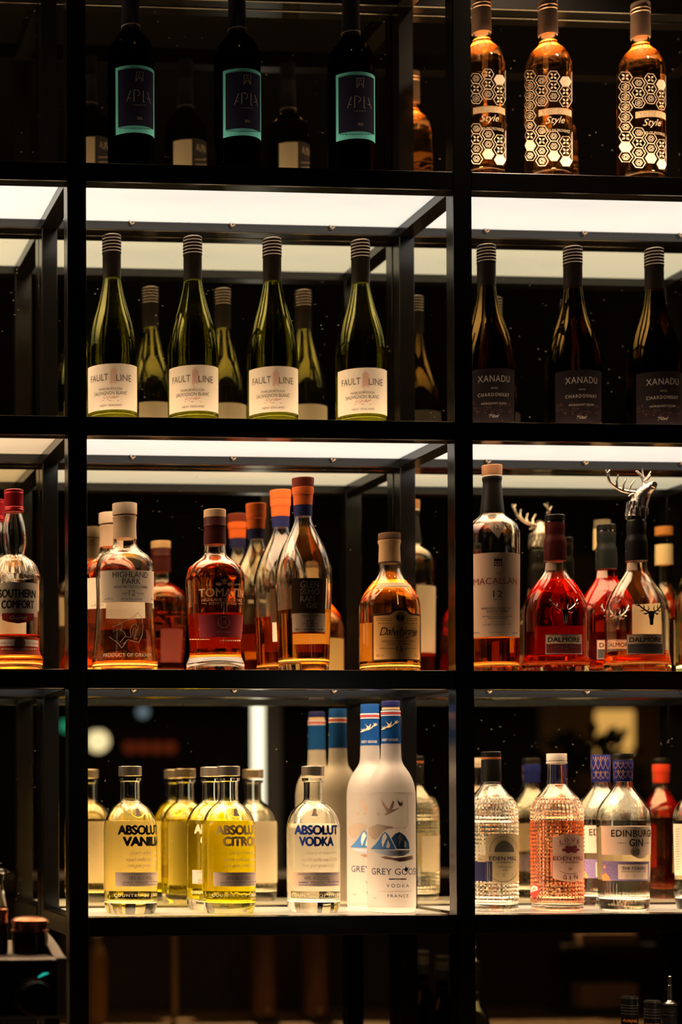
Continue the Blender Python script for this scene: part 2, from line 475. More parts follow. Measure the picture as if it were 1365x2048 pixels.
# ------------------------------------------------------------------ the room
RX0, RX1, RY0, RY1 = -2.2, 6.2, -9.0, 0.33
struct(box('floor', RX0, RX1, RY0, RY1 + 0.1, -0.1, 0.0, plain('dark_floor', (0.035, 0.028, 0.022), 0.5, noise=(5, 0.4))))
struct(box('ceiling', RX0, RX1, RY0, RY1 + 0.1, CEILZ, CEILZ + 0.1, plain('dark_ceiling', (0.02, 0.018, 0.016), 0.9)))
struct(box('wall_back', RX0, RX1, RY1, RY1 + 0.1, 0, CEILZ, DARKW))
struct(box('wall_front', RX0, RX1, RY0 - 0.1, RY0, 0, CEILZ, plain('brown_plaster', (0.12, 0.075, 0.045), 0.9, noise=(3, 0.3))))
struct(box('wall_left', RX0 - 0.1, RX0, RY0, RY1, 0, CEILZ, DARKW))
struct(box('wall_right', RX1, RX1 + 0.1, RY0, RY1, 0, CEILZ, plain('brown_plaster2', (0.10, 0.065, 0.04), 0.9, noise=(3, 0.3))))

# ------------------------------------------------------------------ the rack
TOP = [CZ + v * UNIT for v in (1291.6 + 516.0, 1291.6, 774.5, 260.8, -242.2, -742.0)]       # tops of the front bars, row 0..5
BAR = 0.0282
POSTX = [719.2 * UNIT + k * 0.58 for k in (-1, 0, 1, 2)]
PW = 0.0281
RD0, RD1 = 0.2185, 0.2455         # rear frame depth
for k in range(1, 5): SHELF[k] = TOP[k]
rack = empty('shelf_rack', (POSTX[1], 0.12, 0), 'black steel tube rack of open cells in front of a mirror holding all bottles', 'shelf')
def rbox(name, x0, x1, y0, y1, z0, z1, mat=BLACK, bev=0.0012, label=None):
    o = box(name, x0 - rack.location.x, x1 - rack.location.x, y0 - 0.12, y1 - 0.12, z0, z1, mat, rack, bev, label)
    return o
for x in POSTX:
    rbox('front_post', x - PW / 2, x + PW / 2, 0, PW, 0.70, TOP[0])
    rbox('rear_post', x - 0.0125, x + 0.0125, RD0, RD1, 0.70, TOP[0])
for i, z in enumerate(TOP[:5]):
    for x0, x1 in zip(POSTX, POSTX[1:]):
        if i == 4 and x0 < 0: continue      # the cell above the coffee machine is open below
        rbox('front_bar', x0 + PW / 2, x1 - PW / 2, 0.0004, PW, z - BAR, z - 0.0)
        rbox('rear_bar', x0 + 0.0125, x1 - 0.0125, RD0, RD1, z - BAR, z - 0.0)
    for x in POSTX:
        rbox('side_bar', x - PW / 2, x + PW / 2, PW, RD0, z - BAR, z - 0.0)
# clips that hold the panels on the rear bars
def clip_mesh():
    bm = bmesh.new()
    tube_bm(bm, [(0, 0, 0.004), (0, -0.004, 0.003), (0.001, -0.005, 0.0), (0.003, -0.005, -0.003), (0.006, -0.004, -0.001), (0.008, -0.003, 0.001)], 0.0012, 6)
    return finish(bm, 'clip')
CLIP = clip_mesh(); CLIPM = plain('clip_steel', (0.3, 0.24, 0.18), 0.4, 0.8)
for i in range(1, 5):
    for x0, x1 in zip(POSTX, POSTX[1:]):
        if i == 4 and x0 < 0: continue
        for f in (0.22, 0.5, 0.78):
            o = obj('clip', CLIP, CLIPM, rack); o.location = (x0 + (x1 - x0) * f - rack.location.x, RD0 - 0.12, TOP[i] - BAR * 0.62)
# the lit panels: opal acrylic sheets, lit from inside, glowing strongly downward and weakly upward
def panel_mat(name, strength, base=(0.52, 0.54, 0.56), col=FACE_COL):
    m, nt, out = _new(name)
    e = nt.nodes.new('ShaderNodeEmission'); e.inputs[0].default_value = (*col, 1); e.inputs[1].default_value = strength
    d = nt.nodes.new('ShaderNodeBsdfPrincipled'); d.inputs['Base Color'].default_value = (*base, 1); d.inputs['Roughness'].default_value = 0.35
    a = nt.nodes.new('ShaderNodeAddShader'); nt.links.new(e.outputs[0], a.inputs[0]); nt.links.new(d.outputs[0], a.inputs[1]); nt.links.new(a.outputs[0], out.inputs[0])
    return m
OPAL_D, OPAL_U = panel_mat('lit_opal_underside', PANEL_FACE), panel_mat('lit_opal_top', 0.10)
OPAL_DIM = panel_mat('dim_warm_lit_opal_underside', PANEL_FACE * 0.62, col=(1.0, 0.74, 0.42))  # dimmer, warmer glow for one panel in the left column
OPAL_TOP4 = panel_mat('lit_opal_bottom_shelf', 0.0, (0.66, 0.72, 0.74))
PLATE = plain('black_glass_shelf_edge', (0.02, 0.018, 0.016), 0.3)
def panel_light(x, y, z, sx, sy, energy, up=False):
    l = bpy.data.lights.new('led_panel_light', 'AREA'); l.shape = 'RECTANGLE'; l.size = sx; l.size_y = sy; l.energy = energy; l.color = PANEL_COL
    l.spread = math.radians(130)
    o = bpy.data.objects.new('led_panel_light', l); COL.objects.link(o); o.location = (x, y, z)
    if up: o.rotation_euler = (PI, 0, 0)
for i in range(1, 5):
    for x0, x1 in zip(POSTX, POSTX[1:]):
        if i == 4 and x0 < 0: continue
        xa, xb = x0 + PW / 2 + 0.0006, x1 - PW / 2 - 0.0006
        y0, y1 = PW + 0.0006, RD0 - 0.0006
        z = TOP[i]
        if i < 4:
            rbox('light_diffuser', xa, xb, y0, y1, z - BAR * 0.5, z - BAR * 0.5 + 0.003, OPAL_DIM if (i == 2 and x0 < 0) else OPAL_D, 0, 'lit opal light panel')
            panel_light((xa + xb) / 2, (y0 + y1) / 2, z - BAR * 0.5 - 0.001, xb - xa - 0.01, y1 - y0 - 0.01, E_DOWN * (0.6 if (i == 2 and x0 < 0) else 1.2 if i == 3 else 1.0))
        else:
            rbox('shelf_tray', xa, xb, y0, y1, z - BAR * 0.5, z - BAR * 0.5 + 0.003, PLATE, 0)
        rbox('shelf_sheet', xa, xb, y0, y1, z - 0.006, z, OPAL_U if i < 4 else OPAL_TOP4, 0, 'white opal shelf sheet')
        panel_light((xa + xb) / 2, (y0 + y1) / 2, z + 0.0006, xb - xa - 0.01, y1 - y0 - 0.01, E_UP[i - 1] * (3.0 if i == 1 and x0 > 0.9 else 1.0), True)
mr = box('mirror', -2.1, 6.0, 0, 0.006, 0.70, TOP[0] + 0.02, mirror_mat())
mr.location = (0, MIRY, 0)
tag(mr, 'large smoked and dusty wall mirror behind the bottle rack', 'mirror')

# ================================================================== ROW 1
# ---- dark wine bottles with a teal-bordered navy label
DKGLASS = glass('dark_olive_glass', (0.22, 0.15, 0.045), 1.5)
NAVYCAP = plain('navy_capsule', (0.012, 0.012, 0.02), 0.45)
TEAL = plain('teal_foil', (0.12, 0.54, 0.58), 0.5)
NAVYPAPER = plain('navy_paper', (0.012, 0.013, 0.035), 0.55, 0, 0.1)
SILVERINK = plain('silver_ink', (0.42, 0.36, 0.32), 0.4, 0.2)
WINE_DK = glass('dark_wine', (0.6, 0.45, 0.2), 1.33)
APLA_G = 'dark wine bottles on the top shelf'
b = Bottle('wine_bottle', 'dark wine bottle with teal-bordered navy label, leftmost on the top shelf', 262, 230, 0.094, 1,
           [(-52, 16), (-40, 16.5), (52, 17.5), (62, 19), (70, 25), (82, 35), (95, 42), (110, 45.6), (128, 46.5), (200, 46.5), (330, 46.5), (340, 46), (None, 43)], APLA_G, 'wine bottle')
b.glass(DKGLASS, 0.0035)
b.liquid(75, WINE_DK)
b.cap('capsule', [(-58, 16.2), (-58, 16.6), (-20, 17.2), (-18, 17.8), (-14, 17.8), (-12, 17.2), (48, 18.6), (62, 19.4), (62, 18)], NAVYCAP)
b.cap('capsule_seam', [(46, 18.9), (46, 19.0), (48, 19.0), (48, 18.9)], SILVERINK)
l = b.label(232, 309, 130, 265, TEAL, label='teal bordered label')
l2 = b.label(237, 306, 137, 251, NAVYPAPER, 0.0006, 'label_field', parent=l)
b.lines([([(272, 163), (273, 144)], 1), ([(273, 144), (286, 144), (285, 163)], 1), ([(274, 162), (279, 145), (284, 162)], 1.1), ([(276, 156), (282, 156)], 0.9)], SILVERINK, l, 0.001, 'monogram')
b.lines([([(254, 204), (262, 181)], 1.2), ([(257, 197), (262, 197)], 1), ([(268, 203), (268, 181)], 1.3), ([(268, 180), (275, 180), (279, 184), (279, 189), (275, 192)], 1.1), ([(286, 181), (286, 204), (289, 204)], 1.3), ([(294, 184), (300, 207)], 1.2), ([(293, 197), (297, 198)], 1)], SILVERINK, l, 0.001, 'lettering')
b.small([(266, 291, 210, 1.4)], INKGREY, l, 0.001)
b.text([('2022', 274, 284, 234, 239)], SILVERINK, l, 0.001, 'vintage')
b.small([(240, 303, 257, 2)], plain('dark_teal_ink', (0.04, 0.16, 0.15), 0.5), l, 0.001, 'border_print', 3)
lb = b.label(270, 303, 124, 322, CREAM, 0.0004, 'back_label', back=True)
lb2 = b.label(221, 269, 124, 322, NAVYPAPER, 0.0004, 'navy_back_label', back=True)
b.small([(227, 263, y, 2) for y in range(168, 318, 11)], SILVERINK, lb2, 0.0008, 'back_print', 5)
b.text([('APLA', 231, 260, 134, 150)], SILVERINK, lb2, 0.0008)
APLA = b
# mirror-side print must sit on the back half
for ch in lb2.children:
    ch.rotation_euler = (0, 0, PI)
again(b, 475, 230, 0.094, 1, 'dark wine bottle with teal-bordered navy label, middle one of three on the top shelf')
again(b, 703, 235, 0.094, 1, 'dark wine bottle with teal-bordered navy label, nearest the thick post on the top shelf', math.radians(-6))

# ---- rose bottles with white hexagon print
ROSE_G = 'patterned rose bottles on the top shelf'
ROSEGOLD = plain('rose_gold_capsule', (0.52, 0.36, 0.28), 0.38, 0.55)
ROSEWINE = glass('rose_wine', (0.985, 0.80, 0.58), 1.33)
HEXINK = plain('pale_print', (0.85, 0.72, 0.56), 0.6)
b = Bottle('rose_wine_bottle', 'clear rose bottle with white hexagon pattern, middle one on the top right shelf', 1097.5, 220, 0.105, 1,
           [(58, 18), (84, 18.6), (90, 20), (97, 27), (108, 38), (122, 45), (138, 48.3), (160, 48.8), (340, 48.8), (352, 47), (None, 44)], ROSE_G, 'wine bottle')
b.glass(GLASS, 0.003, 0.01)
b.liquid(84, ROSEWINE)
b.cap('capsule', [(-6, 17), (-6, 19.4), (-2, 20), (0, 19.2), (4, 19.2), (5, 20.4), (7, 20.4), (8, 19.3), (11, 19.3), (12, 20.4), (14, 20.4), (15, 19.2), (20, 19.6), (62, 20.6), (64, 19.6), (64, 17)], ROSEGOLD)
def hexprint(b, rows, x0, x1, skip):
    st, po = [], []
    rnd = random.Random(4)
    R = 12.5; dx = R * 1.78; dy = R * 1.62
    for (ry, col0, col1) in rows:
        for c in range(col0, col1):
            cx = 1049 + (c + 0.5) * dx * 1.06; cyy = ry + (dy / 2 if c % 2 else 0)
            if skip(cx, cyy): continue
            hx = [(cx + R * 0.98 * math.cos(k * PI / 3), cyy + R * 0.9 * math.sin(k * PI / 3)) for k in range(7)]
            hx = [(min(max(x, 1050.5), 1144.5), y) for x, y in hx]
            kind = rnd.choice('xxfrrs')
            inside = 1056 < cx < 1139
            if kind == 's' and inside:
                po.append(hx[:-1]); continue
            st.append((hx, 1.5))
            if not inside: continue
            if kind == 'x':
                for q in range(4):
                    a = PI / 4 + q * PI / 2; ca, sa = math.cos(a), math.sin(a)
                    po.append([(cx + ca * 1.2, cyy + sa * 1.2), (cx + ca * 4.5 - sa * 2, cyy + sa * 4.5 + ca * 2), (cx + ca * 8.5, cyy + sa * 8.5), (cx + ca * 4.5 + sa * 2, cyy + sa * 4.5 - ca * 2)])
            elif kind == 'f':
                for q in range(6):
                    a = q * PI / 3; po.append(ellipse2d(cx + 3 * math.cos(a), cyy + 3 * math.sin(a), 1.3, 1.3, 7))
                st.append(([(cx + 6.5 * math.cos(k * PI / 3), cyy + 6.2 * math.sin(k * PI / 3)) for k in range(7)], 1.0))
            else:
                for rr in (3.2, 6.8): st.append(([(cx + rr * math.cos(k * PI / 3 + PI / 6), cyy + rr * math.sin(k * PI / 3 + PI / 6)) for k in range(7)], 1.2))
                po.append(ellipse2d(cx, cyy, 1.2, 1.2, 6))
    o = b.lines(st, HEXINK, None, 0.0003, 'hexagon_print')
    b.polys(po, HEXINK, o, 0.0003, 'hexagon_motif')
    return o
hp = hexprint(b, [(152, 0, 5), (172, 0, 5), (192, 0, 5), (212, 0, 1), (232, 0, 1), (252, 0, 2), (272, 0, 5), (292, 0, 5), (312, 0, 5)], 1049, 1146, lambda x, y: (y > 203 and y < 262 and x > 1078))
band = b.label(1078, 1143, 215, 228, plain('gold_band', (0.72, 0.5, 0.28), 0.5), 0.0002, 'gold_band')
b.text([('AUMÉRADE', 1080, 1142, 216, 227, 0.01)], HEXINK, band, 0.0006)
b.text([('Style', 1092, 1130, 232, 250, 0.0, 0.35), ('CÔTES DE PROVENCE', 1083, 1139, 256, 263, 0.01)], HEXINK, band, 0.0004, 'script_lettering')
again(b, 964.5, 215, 0.105, 1, 'patterned rose bottle half hidden by the thick post on the top shelf', math.radians(4))
again(b, 1283, 225, 0.105, 1, 'patterned rose bottle at the right edge of the top shelf', math.radians(8))

# ================================================================== ROW 2
OLIVE = glass('olive_green_glass', (0.74, 0.76, 0.38), 1.5)
WINE_Y = glass('white_wine', (0.93, 0.93, 0.62), 1.33)
SCREW = plain('dark_pewter_screwcap', (0.05, 0.042, 0.036), 0.28, 0.85)
def screwcap(b, y0, y1, y2, h0, h1, mat, lines=None):
    """ribbed top between y0 and y1, plain skirt down to y2"""
    p = [(y0 - 1, h0 - 2.5), (y0, h0 - 0.6), (y0 + 1.5, h0)]
    n = 5
    for k in range(n):
        y = y0 + 3 + (y1 - y0 - 3) * k / n; d = (y1 - y0 - 3) / n
        p += [(y, h0), (y + d * 0.25, h0 - 0.8), (y + d * 0.5, h0 - 0.8), (y + d * 0.75, h0 + 0.3)]
    p += [(y1, h0), (y1 + 1.5, h1), (y2 - 2, h1), (y2, h1 - 0.2), (y2, h1 - 2)]
    return b.cap('screw_cap', p, mat)
SB_G = 'white wine bottles with cream labels on the second shelf'
b = Bottle('wine_bottle', 'olive wine bottle with cream label, rightmost of the four on the second shelf', 722, 640, 0.111, 2,
           [(500, 15.5), (555, 17), (575, 19), (600, 24.5), (625, 31.5), (650, 39.5), (672, 45.5), (695, 49.8), (715, 51.3), (740, 51.5), (740, 51.5), (835, 51.5), (842, 49.5), (None, 46)], SB_G, 'wine bottle')
b.glass(OLIVE, 0.003, 0.012)
b.liquid(572, WINE_Y)
screwcap(b, 478, 513, 564, 19.6, 18.8, SCREW)
l = b.label(676, 774, 735, 826, CREAM, name='front_label')
b.text([('FAULT', 684, 721, 758, 771, 0.004), ('LINE', 737, 764, 757, 770, 0.004)], INKGREY, l)
b.lines([([(725 + k * 1.9, 771 + abs(k - 3) * 1.5), (725.5 + k * 1.9, 752 - (6 - abs(k - 3)) * 1.6)], 0.8) for k in range(7)] + [([(728, 772), (728.5, 785)], 0.6)], plain('pink_ink', (0.75, 0.36, 0.3), 0.6), l, 0.0006, 'flame_emblem')
b.text([('MARLBOROUGH', 702, 748, 783, 787.5), ('SAUVIGNON BLANC', 692, 757, 790, 797)], INKGREY, l, 0.0006, 'wine_lettering')
b.lines([([(711, 805), (714, 799), (713, 806), (719, 800), (718, 808), (724, 800), (727, 804), (733, 799), (731, 804), (741, 800)], 0.9)], INKRED, l, 0.0006, 'signature')
b.lines([([(709, 809), (725, 808.6), (742, 808.5)], 0.7)], INKGREY, l, 0.0006, 'rule')
b.text([('NEW ZEALAND', 704, 748, 816, 820)], INKGREY, l, 0.0006, 'country_lettering')
lb = b.label(676, 768, 729, 830, CREAM, 0.0003, 'back_label', back=True)
again(b, 224, 640, 0.111, 2, 'olive wine bottle with cream label, first from the left on the second shelf')
again(b, 386, 640, 0.111, 2, 'olive wine bottle with cream label, second from the left on the second shelf')
again(b, 545, 640, 0.111, 2, 'olive wine bottle with cream label, third from the left on the second shelf')

AMBERG = glass('antique_amber_glass', (0.56, 0.44, 0.17), 1.5)
CHARC = plain('charcoal_screwcap', (0.035, 0.03, 0.027), 0.3, 0.85)
DKLAB = plain('dark_plum_paper', (0.009, 0.006, 0.008), 0.5, 0, 0.1)
LTINK = plain('pale_grey_ink', (0.24, 0.22, 0.21), 0.5)
CH_G = 'dark amber chardonnay bottles on the second shelf'
b = Bottle('chardonnay_bottle', 'dark amber chardonnay bottle with black label, middle one of the three on the right', 1147, 660, 0.105, 2,
           [(510, 16), (566, 18), (590, 20.5), (615, 25), (640, 32.5), (660, 40), (680, 47), (700, 52.5), (720, 55.8), (745, 56.8), (745, 56.8), (838, 56.8), (850, 55), (None, 50)], CH_G, 'wine bottle')
b.glass(AMBERG, 0.003, 0.012)
b.liquid(566, WINE_Y)
screwcap(b, 491, 525, 572, 20.0, 19.4, CHARC)
b.text([('XANADU', 1128, 1152, 559, 564, 0.0)], LTINK, None, 0.0005, 'cap_lettering', r=0.0149)
l = b.label(1111, 1202, 739, 846, DKLAB, name='front_label')
b.text([('XANADU', 1131, 1193, 753, 766, -0.004, 0, 1.1), ('2022', 1157, 1171, 777, 780), ('CHARDONNAY', 1131, 1192, 788, 795, 0.02, 0, 1.35), ('MARGARET RIVER', 1138, 1187, 807, 811, 0, 0, 1.1), ('750mL', 1153, 1175, 831, 838)], LTINK, l)
rn = random.Random(2); st = []
for k in range(60):
    x = rn.uniform(1114, 1198); y = rn.uniform(808, 830); st.append(([(x, y), (x + rn.uniform(-3, 3), y + rn.uniform(-4, 0)), (x + rn.uniform(-6, 6), y + rn.uniform(-5, 3))], 0.8))
b.lines(st, plain('plum_ink', (0.05, 0.022, 0.022), 0.6), l, 0.0005, 'leaf_ornament')
b.lines([([(1112, 845), (1135, 842), (1157, 841.5), (1180, 843), (1200, 846)], 0.8)], LTINK, l, 0.0006, 'bottom_rule')
lb = b.label(1112, 1192, 742, 846, DKLAB, 0.0003, 'back_label', back=True)
again(b, 974, 660, 0.105, 2, 'dark amber chardonnay bottle with black label, beside the thick post')
again(b, 1310, 668, 0.105, 2, 'dark amber chardonnay bottle with black label, at the right edge of the photo', math.radians(-3))

# ================================================================== ROW 3
AMBER = glass('amber_whisky', (0.985, 0.68, 0.26), 1.36)
AMBERL = glass('pale_amber_whisky', (0.985, 0.76, 0.36), 1.36)
AMBERD = glass('deep_amber_whisky', (0.94, 0.47, 0.13), 1.36)
REDAMB = glass('ruby_whisky', (0.78, 0.155, 0.032), 1.36)
REDMET = plain('red_metal_cap', (0.42, 0.02, 0.03), 0.3, 0.45)
SMOKEP = plain('grey_white_print', (0.62, 0.56, 0.47), 0.6)
# ---- liqueur bottle in the left column
LIQ_G = 'red capped liqueur bottles in the left cell'
b = Bottle('liqueur_bottle', 'red-capped liqueur bottle with fluted shoulder at the left edge, nearly empty', 28, 1160, 0.075, 3,
           [(1020, 15), (1030, 17), (1050, 22.5), (1070, 26), (1088, 26), (1102, 23), (1111, 22), (1111, 22), (1116, 28), (1124, 38), (1134, 45), (1145, 50), (1154, 53), (1154, 53), (1160, 52.5), (1230, 52), (1311, 51.5), (1311, 51.5), (1314, 56), (1319, 57), (1330, 57), (None, 54)], LIQ_G, 'liqueur bottle')
flute = lambda z, p, i, j, bb=b: 1 + (0.022 * math.cos(24 * p) if bb.zy(1152) < z < bb.zy(1113) else 0)
b.glass(GLASS, 0.003, 0.012, seg=96, mod=flute)
b.liquid(1272, AMBER)
b.cap('screw_cap', [(977, 18), (978, 19.6), (981, 20), (983, 19.4), (985, 20.2), (987, 19.5), (1012, 19.6), (1014, 20.8), (1016, 19.8), (1018, 20.8), (1022, 20.5), (1023, 18)], REDMET)
l = b.label(-20, 74, 1165, 1232, SMOKEP, name='front_label')
b.text([('SOUTHERN', -2, 70, 1178, 1195, 0.035, 0, 0.95), ('COMFORT', 3, 67, 1200, 1217, 0.04, 0, 0.95)], INKBLK, l)
bn = b.polys([[(4, 1227), (67, 1227), (66, 1240), (55, 1244), (36, 1247), (16, 1244), (5, 1240)]], plain('dark_red_banner', (0.28, 0.02, 0.025), 0.5), l, 0.0006, 'banner')
b.text([('Original', 20, 53, 1231, 1241, 0, 0.3)], INKWHITE, bn, 0.0009)
l2 = b.label(-22, 78, 1274, 1310, plain('red_strip_paper', (0.5, 0.06, 0.03), 0.55), name='base_label', dz=0)
b.polys([[(-18, 1281), (75, 1281), (75, 1294), (-18, 1294)]], WHITEP, l2, 0.0006, 'white_band')
b.polys([ellipse2d(39, 1286, 11, 10)], plain('brown_medallion', (0.3, 0.12, 0.06), 0.5), l2, 0.0009, 'medallion')
b.text([('M.W. HERON', -16, 25, 1285, 1289), ('NEW ORLEANS', 52, 74, 1285, 1289)], INKRED, l2, 0.0009)
b.small([(3, 72, 1298, 2)], INKWHITE, l2, 0.0009, seed=8)
b.label(2, 64, 1170, 1262, CREAM, 0.0003, 'back_label', back=True)
again(b, -9, 1160, 0.165, 3, 'red-capped liqueur bottle half outside the photo, behind the fluted one')

# ---- almost empty whisky bottle with cream label and an engraved figure
HP_G = 'cream label island whisky bottles'
TANCAP = plain('tan_wooden_stopper', (0.52, 0.42, 0.32), 0.55, noise=(80, 0.12))
TANCAPS = plain('tan_capsule', (0.55, 0.42, 0.29), 0.5)
def highland(label, cx, a, level, liq, k=1.0):
    Y = lambda y: 1595 - (1595 - y) * k
    X = lambda x: cx + (x - 250) * k
    W = lambda h: h * k
    b = Bottle('whisky_bottle', label, cx, Y(1180), a, 3,
               [(Y(y), W(h)) for y, h in [(1040, 22), (1074, 23.2), (1088, 24), (1096, 28), (1104, 37), (1111, 47), (1120, 54), (1132, 58), (1150, 59.5), (1200, 58.5), (1250, 60), (1290, 63.5), (1320, 67), (1330, 67)]] + [(None, W(64))], HP_G, 'whisky bottle', oval=0.66)
    b.glass(GLASS, 0.0032, 0.012, seg=64)
    b.liquid(Y(level), liq)
    C = lambda pts: [(Y(y), W(h)) for y, h in pts]
    b.cap('stopper', C([(1004, 22), (1004, 24.3), (1005, 24.8), (1026, 24.8), (1027, 23.5), (1027, 20)]), TANCAP)
    b.cap('capsule', C([(1030, 22), (1031, 24.5), (1033, 24.5), (1035, 23.8), (1050, 23), (1072, 23.8), (1075, 24.4), (1075, 22)]), TANCAPS)
    l = b.label(X(202), X(309), Y(1140), Y(1204), plain('bright_cream_paper', (0.93, 0.87, 0.77), 0.6), name='front_label')
    T = lambda items: [(t[0], X(t[1]), X(t[2]), Y(t[3]), Y(t[4])) + tuple(t[5:]) for t in items]
    b.text(T([('HIGHLAND', 226, 295, 1143, 1155, 0.002), ('PARK', 245, 281, 1157, 1168, 0.002)]), plain('slate_ink', (0.05, 0.055, 0.07), 0.5), l)
    b.text(T([('SINGLE MALT SCOTCH WHISKY', 228, 295, 1171, 1176, 0.015), ('12', 258, 270, 1180, 1191), ('AGED', 244, 255, 1185, 1189), ('YEARS', 273, 287, 1185, 1189), ('SPICY & FULL FLAVOUR', 242, 284, 1196, 1200), ('70cl', 301, 306, 1197, 1201), ('alc. 40% vol', 210, 226, 1196, 1200)]), INKGREY, l, 0.0006, 'small_lettering')
    b.label(X(208), X(290), Y(1140), Y(1230), CREAM, 0.0003, 'back_label', back=True)
    return b
E_ = plain('engraved_relief', (0.7, 0.6, 0.48), 0.25, 0.3)
b = highland('whisky bottle with cream label and engraved curl, almost empty, left in the middle cell', 250, 0.086, 1324, AMBERL)
b.lines([([(225, 1254), (240, 1248), (252, 1241), (263, 1236), (275, 1225), (283, 1235), (286, 1250), (284, 1270), (277, 1285), (268, 1283), (256, 1279), (246, 1288)], 1.1),
         ([(255, 1241), (268, 1237), (273, 1230)], 0.9), ([(262, 1275), (260, 1260), (264, 1250), (272, 1248), (276, 1256), (271, 1268), (268, 1278), (274, 1277)], 1.1),
         ([(266, 1272), (265, 1262), (268, 1256), (272, 1258), (270, 1266)], 0.9), ([(219, 1274), (236, 1286), (243, 1296), (252, 1285)], 1.0), ([(240, 1285), (250, 1273), (262, 1275)], 0.9),
         ([(228, 1262), (240, 1258), (248, 1264), (252, 1272)], 0.8), ([(236, 1240), (245, 1252), (240, 1262)], 0.7)], E_, None, 0.0003, 'engraved_curl')
b.text([('PRODUCT OF ORKNEY', 207, 302, 1306, 1313)], E_, None, 0.0003, 'raised_lettering')
highland('full amber whisky bottle with tan stopper standing behind the almost empty one', 222, 0.172, 1108, AMBERD, 0.968)

# ---- red-amber whisky bottle with waisted body
b = Bottle('whisky_bottle', 'red amber whisky bottle with gold lettering and waisted body in the middle cell', 430.5, 1190, 0.080, 3,
           [(1060, 20), (1090, 21), (1104, 22), (1112, 25), (1120, 35), (1128, 46), (1138, 54), (1150, 58.5), (1165, 59.5), (1200, 58), (1250, 55), (1290, 51.5), (1305, 51), (1316, 53), (1326, 57.5), (1332, 58.5), (None, 57)], None, 'whisky bottle')
b.glass(GLASS, 0.0028, 0.022, seg=56)
b.liquid(1134, AMBERD)
b.cap('stopper', [(1017, 20), (1017, 21.8), (1018, 22.4), (1032, 22.4), (1033, 21.5), (1033, 18)], wood('light_cork_wood', (0.46, 0.3, 0.16), (0.6, 0.42, 0.25)))
b.cap('capsule', [(1034, 19), (1034, 21.8), (1036, 22.4), (1048, 22.4), (1049, 22.8), (1050, 22.2), (1051, 21.8), (1060, 22.4), (1087, 22.6), (1088, 21)], plain('dark_maroon_capsule', (0.055, 0.008, 0.010), 0.36, 0, 0.3))
cpt = b.lines([([(412, 1070), (418, 1063), (425, 1057), (428, 1059), (422, 1065), (414, 1073), (420, 1071), (428, 1066)], 1.0), ([(410, 1079), (427, 1077)], 1)], plain('dusty_pink_ink', (0.42, 0.26, 0.24), 0.5), None, 0.0006, 'capsule_emblem', r=0.0163)
TOMGOLD = plain('salmon_gold_print', (0.98, 0.66, 0.42), 0.5)
t = b.text([('TOMATIN', 398, 486, 1176, 1193, 0.02), ('HIGHLAND SINGLE MALT', 404, 484, 1196, 1202, 0.02), ('SCOTCH WHISKY', 418, 474, 1204, 1209, 0.02), ('ESTD', 413, 424, 1168, 1172), ('1897', 469, 479, 1167, 1171)], TOMGOLD, None, 0.0004, 'front_lettering')
b.polys([ellipse2d(449, 1164, 4, 5), [(432, 1166), (440, 1164), (445, 1168), (440, 1172), (433, 1170)], [(466, 1166), (458, 1164), (453, 1168), (458, 1172), (465, 1170)], [(446, 1160), (449, 1156), (452, 1160)], [(442, 1162), (444, 1158), (447, 1161)], [(451, 1161), (454, 1158), (456, 1162)]], TOMGOLD, t, 0.0004, 'thistle_crest')
b.lines([([(404, 1207), (414, 1207)], 1), ([(476, 1207), (484, 1207)], 1)], TOMGOLD, t, 0.0004, 'rule')
l = b.label(398, 485, 1229, 1274, plain('wine_red_paper', (0.26, 0.03, 0.05), 0.5), name='front_label')
b.lines([([(398, 1230), (441, 1229), (485, 1231)], 0.8), ([(398, 1259), (441, 1258), (485, 1260)], 0.8), (ellipse2d(447, 1244, 11, 11) + [(458, 1244)], 0.8)], TOMGOLD, l, 0.0007)
b.text([('14', 441, 453, 1238, 1250), ('PORT CASKS', 434, 460, 1262, 1266)], plain('rose_ink', (0.5, 0.2, 0.2), 0.5), l, 0.0007)
b.label(404, 458, 1215, 1290, plain('red_back_paper', (0.28, 0.025, 0.022), 0.55), 0.0003, 'back_label', back=True)
b.small([(380, 420, 1279, 1.4), (440, 480, 1281, 2.4)], TOMGOLD, None, 0.0004, 'print')

